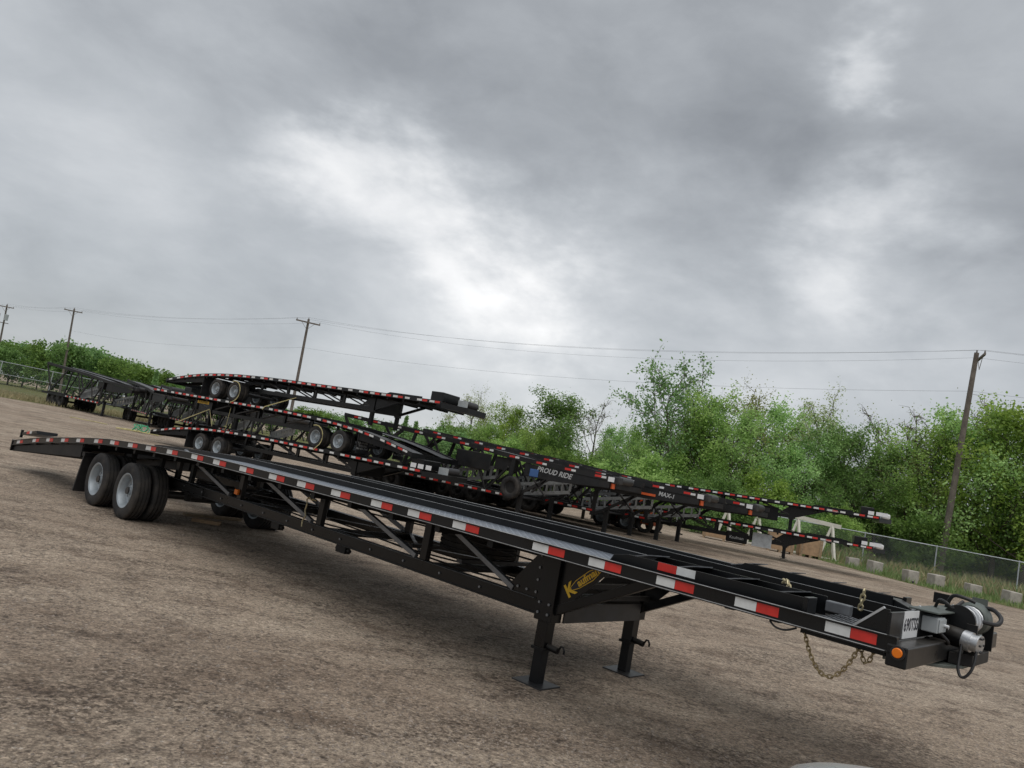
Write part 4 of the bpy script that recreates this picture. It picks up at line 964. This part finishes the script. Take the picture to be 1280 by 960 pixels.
def variant(key, leafm, **kw):
    wd, LV = grow(**kw); wm = wd.mesh('trunk', 'bark', True)
    TREES[key] = (wm, quads_mesh('crown', LV, leafm) if LV is not None else None)
variant('spring_a', 'leaf_spring', seed=1, limbs=17, spread=.33, twig_leaves=38, leaf=.18)
variant('spring_b', 'leaf_spring', seed=2, limbs=15, spread=.40, first=.10, rise=.6, twig_leaves=40, leaf=.18)
variant('deep', 'leaf_deep', seed=3, limbs=16, spread=.36, first=.12, twig_leaves=42, leaf=.18)
variant('olive', 'leaf_olive', seed=4, limbs=16, spread=.30, rise=.95, twig_leaves=16, leaf=.14, fuzz=.26)
variant('tall_sparse', 'leaf_deep', seed=5, limbs=16, spread=.40, first=.34, rise=.95, twig_leaves=13, leaf=.20, fuzz=.20, trunk_r=.15)
variant('bare', 'leaf_olive', seed=6, limbs=12, spread=.30, rise=1.0, twig_leaves=3, leaf=.12, trunk_r=.17, lean=.015, tw=1.5)
variant('shrub', 'leaf_spring', seed=7, H=10., limbs=16, spread=.62, first=.03, rise=.55, twig_leaves=34, leaf=.50, fuzz=.75, trunk_r=.14)
variant('shrub_deep', 'leaf_deep', seed=8, H=10., limbs=16, spread=.60, first=.03, rise=.5, twig_leaves=34, leaf=.50, fuzz=.75, trunk_r=.14)
variant('far', 'leaf_deep', seed=9, H=10., limbs=12, spread=.48, first=.06, rise=.6, twig_leaves=26, leaf=.55, fuzz=.6, sub=5, twigs=3)
# conifer for the far strip
def conifer():
    rng = np.random.default_rng(21); wd = MB().tube([(0, 0, -.1), (0, 0, 10)], [.16, .02], 6); LP = []
    for i in range(26):
        z = 1+8.8*i/26; L = 2.3*(1-z/10.3)
        for k in range(8):
            a = rng.uniform(0, 6.28); tip = np.array([math.cos(a)*L, math.sin(a)*L, z-.25*L]); b = np.array([0, 0, z])
            wd.tube([tuple(b), tuple(tip)], [.03, .008], 3, False)
            tt = rng.uniform(.1, 1, 20)[:, None]; LP.append(b+tt*(tip-b)+rng.normal(size=(20, 3))*.12)
    TREES['conifer'] = (wd.mesh('trunk', 'bark'), quads_mesh('crown', leaves(np.concatenate(LP), .4, rng), 'leaf_deep'))
conifer()
NAMES = {'spring_a': ('leafy_tree', 'tree'), 'spring_b': ('leafy_tree', 'tree'), 'deep': ('leafy_tree', 'tree'), 'olive': ('budding_tree', 'tree'), 'tall_sparse': ('leafy_tree', 'tree'), 'bare': ('bare_tree', 'tree'),
         'shrub': ('shrub', 'shrub'), 'shrub_deep': ('shrub', 'shrub'), 'far': ('leafy_tree', 'tree'), 'conifer': ('conifer_tree', 'tree')}
def plant(key, x, ytop, D, label, group, sx=1.0, hmin=1.2):
    d = img_dir(x, ytop); k = D/d.dot(fwd); p = Vector((0, 0, EYE))+d*k; h = max(p.z, hmin)
    t_ = thing(NAMES[key][0], label, NAMES[key][1], (p.x, p.y, 0), RNG.uniform(0, 6.28), group)
    s_ = h/10*(.91 if key == 'tall_sparse' else .94); t_.scale = (s_*sx, s_*sx, s_)
    wm, cm = TREES[key]; from_mesh('trunk', wm, t_)
    if cm: from_mesh('crown', cm, t_)
    return t_
LB = {'spring_a': 'bright spring-green leafy tree in the wood behind the fence', 'spring_b': 'broad light-green leafy tree in the wood behind the fence', 'deep': 'darker green rounded tree in the wood behind the fence',
      'olive': 'thinly leaved olive-green budding tree in the wood behind the fence', 'bare': 'nearly leafless grey tree with upright twigs in the wood',
      'shrub': 'light-green shrub at the foot of the wood', 'shrub_deep': 'dark green shrub at the foot of the wood'}
GW = 'wood behind the chain-link fence'
for key, x, yt, D in (('olive', 598, 490, 64), ('spring_a', 640, 505, 62), ('spring_b', 618, 530, 60), ('deep', 702, 494, 60), ('bare', 752, 500, 58), ('spring_b', 672, 535, 56), ('spring_a', 775, 532, 57), ('spring_b', 812, 525, 55),
                      ('spring_a', 895, 492, 54), ('deep', 872, 520, 57), ('olive', 945, 486, 55), ('spring_b', 925, 510, 53), ('spring_a', 985, 505, 54), ('olive', 1035, 494, 54), ('deep', 1062, 532, 51), ('spring_b', 1015, 545, 51),
                      ('bare', 1103, 510, 52), ('bare', 1150, 508, 51), ('deep', 1105, 560, 50), ('olive', 1140, 560, 50), ('spring_a', 1172, 535, 50), ('spring_b', 1215, 512, 49), ('bare', 1238, 492, 50), ('spring_a', 1262, 508, 48), ('spring_b', 1300, 512, 46), ('spring_a', 1350, 500, 46), ('deep', 1400, 510, 48)):
    plant(key, x, yt, D, LB[key], GW, 1.35 if x == 702 else 1.0)
plant('tall_sparse', 845, 452, 55, 'tall open-crowned tree rising above the rest of the wood', None)
for x in range(560, 1420, 48):                       # second row that closes the wood
    yt = 585+.189*(x-640)-RNG.uniform(40, 90)*(0.6 if x < 660 else 1); key = ('spring_b', 'deep', 'olive', 'spring_a')[RNG.integers(0, 4)]
    plant(key, x, yt, RNG.uniform(60, 72), LB[key], GW)
for x in range(555, 1420, 25):
    base = 585+.189*(x-640); D = RNG.uniform(45, 55) if x > 800 else RNG.uniform(54, 62); key = ('shrub', 'shrub_deep')[RNG.integers(0, 2)]
    plant(key, x, base-RNG.uniform(6, 40), D, LB[key], 'shrubs at the foot of the wood', RNG.uniform(.8, 1.2))
GF = 'far trees along the skyline'
for x, yt in ((-60, 425), (-25, 430), (4, 434), (22, 431), (40, 433), (58, 437), (75, 432), (92, 431), (106, 434), (118, 441), (130, 448), (143, 449), (157, 452), (171, 456), (186, 460), (200, 466), (214, 472), (228, 478), (244, 484), (262, 490), (280, 494), (300, 500), (322, 504), (345, 510), (368, 513), (392, 512), (415, 518), (440, 522), (466, 526), (492, 530), (516, 534), (540, 538), (566, 540)):
    plant('far', x, yt, RNG.uniform(105, 125), 'rounded far tree on the skyline behind the carriers', GF, RNG.uniform(.9, 1.3))
for x, yt in ((198, 459), (510, 515), (522, 522), (548, 532), (560, 528), (578, 530)):
    plant('conifer', x, yt, 95, 'small dark pointed conifer on the skyline', 'far conifers', .8)
# ------------------------------------------------------------------ grass
def inside(px, py, poly):
    c_ = np.zeros(len(px), bool); n = len(poly)
    for i in range(n):
        (x1, y1), (x2, y2) = poly[i], poly[i-1]
        c_ ^= ((y1 > py) != (y2 > py)) & (px < (x2-x1)*(py-y1)/(y2-y1+1e-12)+x1)
    return c_
def blades(name, poly, box, n, hmin, hmax, mat, wd, label, seed, clump=.5):
    rng = np.random.default_rng(seed)
    x = rng.uniform(box[0], box[2], n); y = rng.uniform(box[1], box[3], n)
    k = np.sin(x*.9+1.3*np.sin(y*.7))*np.cos(y*1.1+.8*np.sin(x*.5)); keep = inside(x, y, poly) & (k+rng.normal(size=n)*.6 > -clump)
    x, y, k = x[keep], y[keep], k[keep]; n = len(x)
    h = rng.uniform(hmin, hmax, n)*(.8+.35*k); a = rng.uniform(0, 6.28, n); l = rng.normal(size=(n, 2))*.28*h[:, None]
    w_ = wd*rng.uniform(.6, 1.3, n); ex, ey = np.cos(a)*w_, np.sin(a)*w_; z0 = np.zeros(n)
    V = np.stack([np.stack([x-ex, y-ey, z0], 1), np.stack([x+ex, y+ey, z0], 1), np.stack([x+l[:, 0]*.5+ex*.6, y+l[:, 1]*.5+ey*.6, h*.62], 1), np.stack([x+l[:, 0], y+l[:, 1], h], 1)], 1)
    o = bpy.data.objects.new(name, quads_mesh(name, V, mat)); COL.objects.link(o); tag(o, label, None, None, 'stuff')
blades('grass', VERGE_R, (4, 24, 50, 62), 75000, .10, .34, 'grass_green', .028, 'green grass along the verge', 31)
TALL = [(19.6, 40.2), (20.0, 36.5), (22.5, 34.0), (26, 31.5), (33, 29), (60, 24), (60, 50), (14, 58), (16.5, 44.5)]
blades('tall_grass', TALL, (14, 24, 50, 58), 42000, .35, .85, 'grass_dry', .022, 'dry tall grass by the chain-link fence', 32, .3)
blades('tall_grass', TALL, (14, 24, 50, 58), 30000, .3, .8, 'grass_green', .025, 'green tall grass by the chain-link fence', 33, .3)
blades('grass', VERGE_L, (-70, 40, -24, 70), 36000, .12, .45, 'grass_dry', .04, 'dry grass along the far yard edge', 34, .4)
# ------------------------------------------------------------------ chain-link fences
def fence(name, pts, h, label, step=.12, mid=False):
    t_ = thing(name, label, 'fence', (pts[0][0], pts[0][1], 0)); o0 = Vector((pts[0][0], pts[0][1], 0))
    PM = MB().cyl((0, 0, -.1), (0, 0, h+.06), .032, 8).mesh('post', 'galvanised')
    mesh = MB()
    for i, (a, b) in enumerate(zip(pts, pts[1:])):
        a = Vector((a[0], a[1], 0))-o0; b = Vector((b[0], b[1], 0))-o0; L = (b-a).length; d = (b-a)/L; n = max(1, round(L/3.6)); sd = Vector((-d.y, d.x, 0))
        for k in range(n+(i == len(pts)-2)): from_mesh('post', PM, t_, a+d*(L*k/n))
        MB().cyl(a+Vector((0, 0, h)), b+Vector((0, 0, h)), .028, 8).build('top_rail', 'galvanised', t_)
        if mid: MB().cyl(a+Vector((0, 0, h*.62)), b+Vector((0, 0, h*.62)), .022, 8).build('mid_rail', 'galvanised', t_)
        s_ = -h
        while s_ < L:
            for up in (1, -1):
                x0, x1, z0, z1 = s_, s_+h, .05, h
                if x0 < 0: z0 = .05+(h-.05)*(-x0/h); x0 = 0
                if x1 > L: z1 = h-(h-.05)*((x1-L)/h); x1 = L
                if x1 <= x0: continue
                if up < 0: z0, z1 = h+.05-z0, h+.05-z1
                A_, B_ = a+d*x0+Vector((0, 0, z0)), a+d*x1+Vector((0, 0, z1)); q = Vector((0, 0, .0045)); off = sd*.006*up
                mesh.add([A_-q+off, A_+q+off, B_+q+off, B_-q+off], [(0, 1, 2, 3)])
            s_ += step
    tag(mesh.build('wire_mesh', 'chain_link_wire', t_), kind='stuff'); return t_
def depth_pt(x, D):
    yh = 585+.189*(x-640); d = img_dir(x, yh); k = D/d.dot(fwd); return (d.x*k, d.y*k)
fence('chain_link_fence', [depth_pt(850, 48), depth_pt(1000, 44.5), depth_pt(1171, 40.5), depth_pt(1274, 38.2), depth_pt(1420, 36)], 1.80, 'galvanised chain-link fence in front of the wood')
fence('chain_link_fence', [depth_pt(-90, 56), depth_pt(0, 60), depth_pt(120, 68), depth_pt(240, 78)], 2.5, 'tall chain-link fence with a middle rail behind the far carriers', .16, True)
# ------------------------------------------------------------------ utility poles and wires
def upole(x, ytop, D, xb, label, arm_rz=0., arms=((.35, 2.3),), transformer=False, r=.14):
    d = img_dir(x, ytop); k = D/d.dot(fwd); p = Vector((0, 0, EYE))+d*k
    b = depth_pt(xb, D); bx = Vector((b[0], b[1], 0)); top = Vector((p.x, p.y, p.z)); 
    t_ = thing('utility_pole', label, 'utility pole', bx, 0., 'utility poles'); tl = top-bx
    MB().tube([Vector((0, 0, -.2)), tl*.5, tl], [r*1.2, r, r*.78], 10).build('pole', 'pole_wood', t_, True)
    ends = []
    for drop, wd in arms:
        c = tl-Vector((0, 0, drop)); dv = Vector((math.cos(arm_rz), math.sin(arm_rz), 0)); cc = c+Vector((math.sin(arm_rz), -math.cos(arm_rz), 0))*(r+.05)
        MB().beam(cc-dv*wd/2, cc+dv*wd/2, .10, .13).build('crossarm', 'pole_wood', t_)
        for s_ in (-1, 1):
            MB().beam(cc+dv*s_*wd*.28, cc-Vector((0, 0, .7)), .03, .03).build('arm_brace', 'insulator', t_)
        for s_ in (-.94, 0., .94):
            q = cc+dv*s_*wd/2+Vector((0, 0, .065)); zt = .16 if s_ else drop+.18
            MB().lathe([(0, .02), (.05, .055), (.08, .03), (.12, .05), (.16, .02), (.17, .001)], q if s_ else tl, 'z', 10).build('insulator', 'insulator', t_)
            ends.append(bx+(q+Vector((0, 0, .17)) if s_ else tl+Vector((0, 0, .17))))
    if transformer:
        c = tl-Vector((0, 0, 1.9))
        for s_ in (-.75, .55): MB().cyl(c+Vector((s_, -.3, -.5)), c+Vector((s_, -.3, .4)), .28, 14).build('transformer', 'grey_case', t_, True)
        MB().beam(c+Vector((-1, 0, -.9)), c+Vector((.9, 0, -.9)), .08, .1).build('crossarm', 'pole_wood', t_)
    return ends, bx+tl
eR, tR = upole(1221, 441, 45, 1177, 'leaning wooden utility pole beside the concrete blocks', 1.2, ((.28, 2.3),), r=.17)
eM, tM = upole(386, 399, 74, 361, 'wooden utility pole rising behind the pile of three', .35)
eL, tL = upole(93, 386, 105, 78, 'wooden utility pole above the far carriers', .2)
eX, tX = upole(9, 381, 117, -6, 'wooden utility pole with transformers at the yard corner', .1, transformer=True)
def wire(a, b, sag, r, label):
    tag(MB().tube(catenary(a, b, sag, 28), r, 4, False).build('power_line', 'wire_metal', None, True), label, 'power line', 'power lines')
for i in range(3):
    wire(eM[i], eR[i], 1.25+.1*i, .0055, 'thin upper power line strung above the wood')
    wire(eL[i], eM[i], .7, .0055, 'thin power line strung over the pile of three')
    wire(eX[i], eL[i], .3, .0055, 'thin power line strung between the far poles')
    wire(eR[i], eR[i]+(eR[i]-eM[i])*.5, .6, .0055, 'thin power line beyond the leaning pole')
lowR = tR-Vector((0, 0, 2.3)); lowM = tM-Vector((0, 0, 2.8))
wire(lowM, lowR, 1.0, .006, 'lower telephone line strung above the wood'); wire(tL-Vector((0, 0, 3)), lowM, .8, .006, 'lower telephone line behind the pile of three')
wire(lowR, lowR+(tR-tM)*.5, .5, .006, 'lower telephone line beyond the leaning pole')
# ------------------------------------------------------------------ loose stones on the yard
def stones(n, seed):
    rng = np.random.default_rng(seed)
    u = rng.uniform(-40, 1320, n); v = rng.uniform(.02, 1., n)**.75
    P = []
    for a, b in zip(u, v):
        yh = 585+.189*(a-640); p = gpt(float(a), float(yh+40+(1010-yh-40)*b)); P.append((p.x, p.y))
    P = np.array(P); k = np.sin(P[:, 0]*.8+2*np.sin(P[:, 1]*.6))+np.sin(P[:, 1]*1.5+P[:, 0]*.5); keep = k+rng.normal(size=n) > .2; P = P[keep]; n = len(P)
    s_ = rng.lognormal(-4.95, .40, n); a = rng.uniform(0, 6.28, n)
    base = np.array([(1, 0, 0), (0, 1, 0), (-1, 0, 0), (0, -1, 0), (0, 0, 1), (.55, .55, .55), (-.55, .5, .6)])[:5]
    vs = base[None]*(s_[:, None]*np.array([1, 1, 1]))[:, None, :]*rng.uniform(.55, 1.25, (n, 5, 3))
    vs[:, :, 2] *= .7; ca, sa = np.cos(a)[:, None], np.sin(a)[:, None]
    X = vs[:, :, 0]*ca-vs[:, :, 1]*sa+P[:, :1]; Y = vs[:, :, 0]*sa+vs[:, :, 1]*ca+P[:, 1:]; Z = vs[:, :, 2]+.0005
    V = np.stack([X, Y, Z], 2).reshape(-1, 3); F = (np.array([(0, 1, 4), (1, 2, 4), (2, 3, 4), (3, 0, 4)])[None]+5*np.arange(n)[:, None, None]).reshape(-1, 3)
    me = bpy.data.meshes.new('loose_stones'); me.from_pydata(V.tolist(), [], F.tolist()); me.materials.append(MATS['pebble_stone']); me.update()
    o = bpy.data.objects.new('loose_stones', me); COL.objects.link(o); tag(o, 'small loose stones scattered over the yard', None, None, 'stuff')
stones(20000, 5)
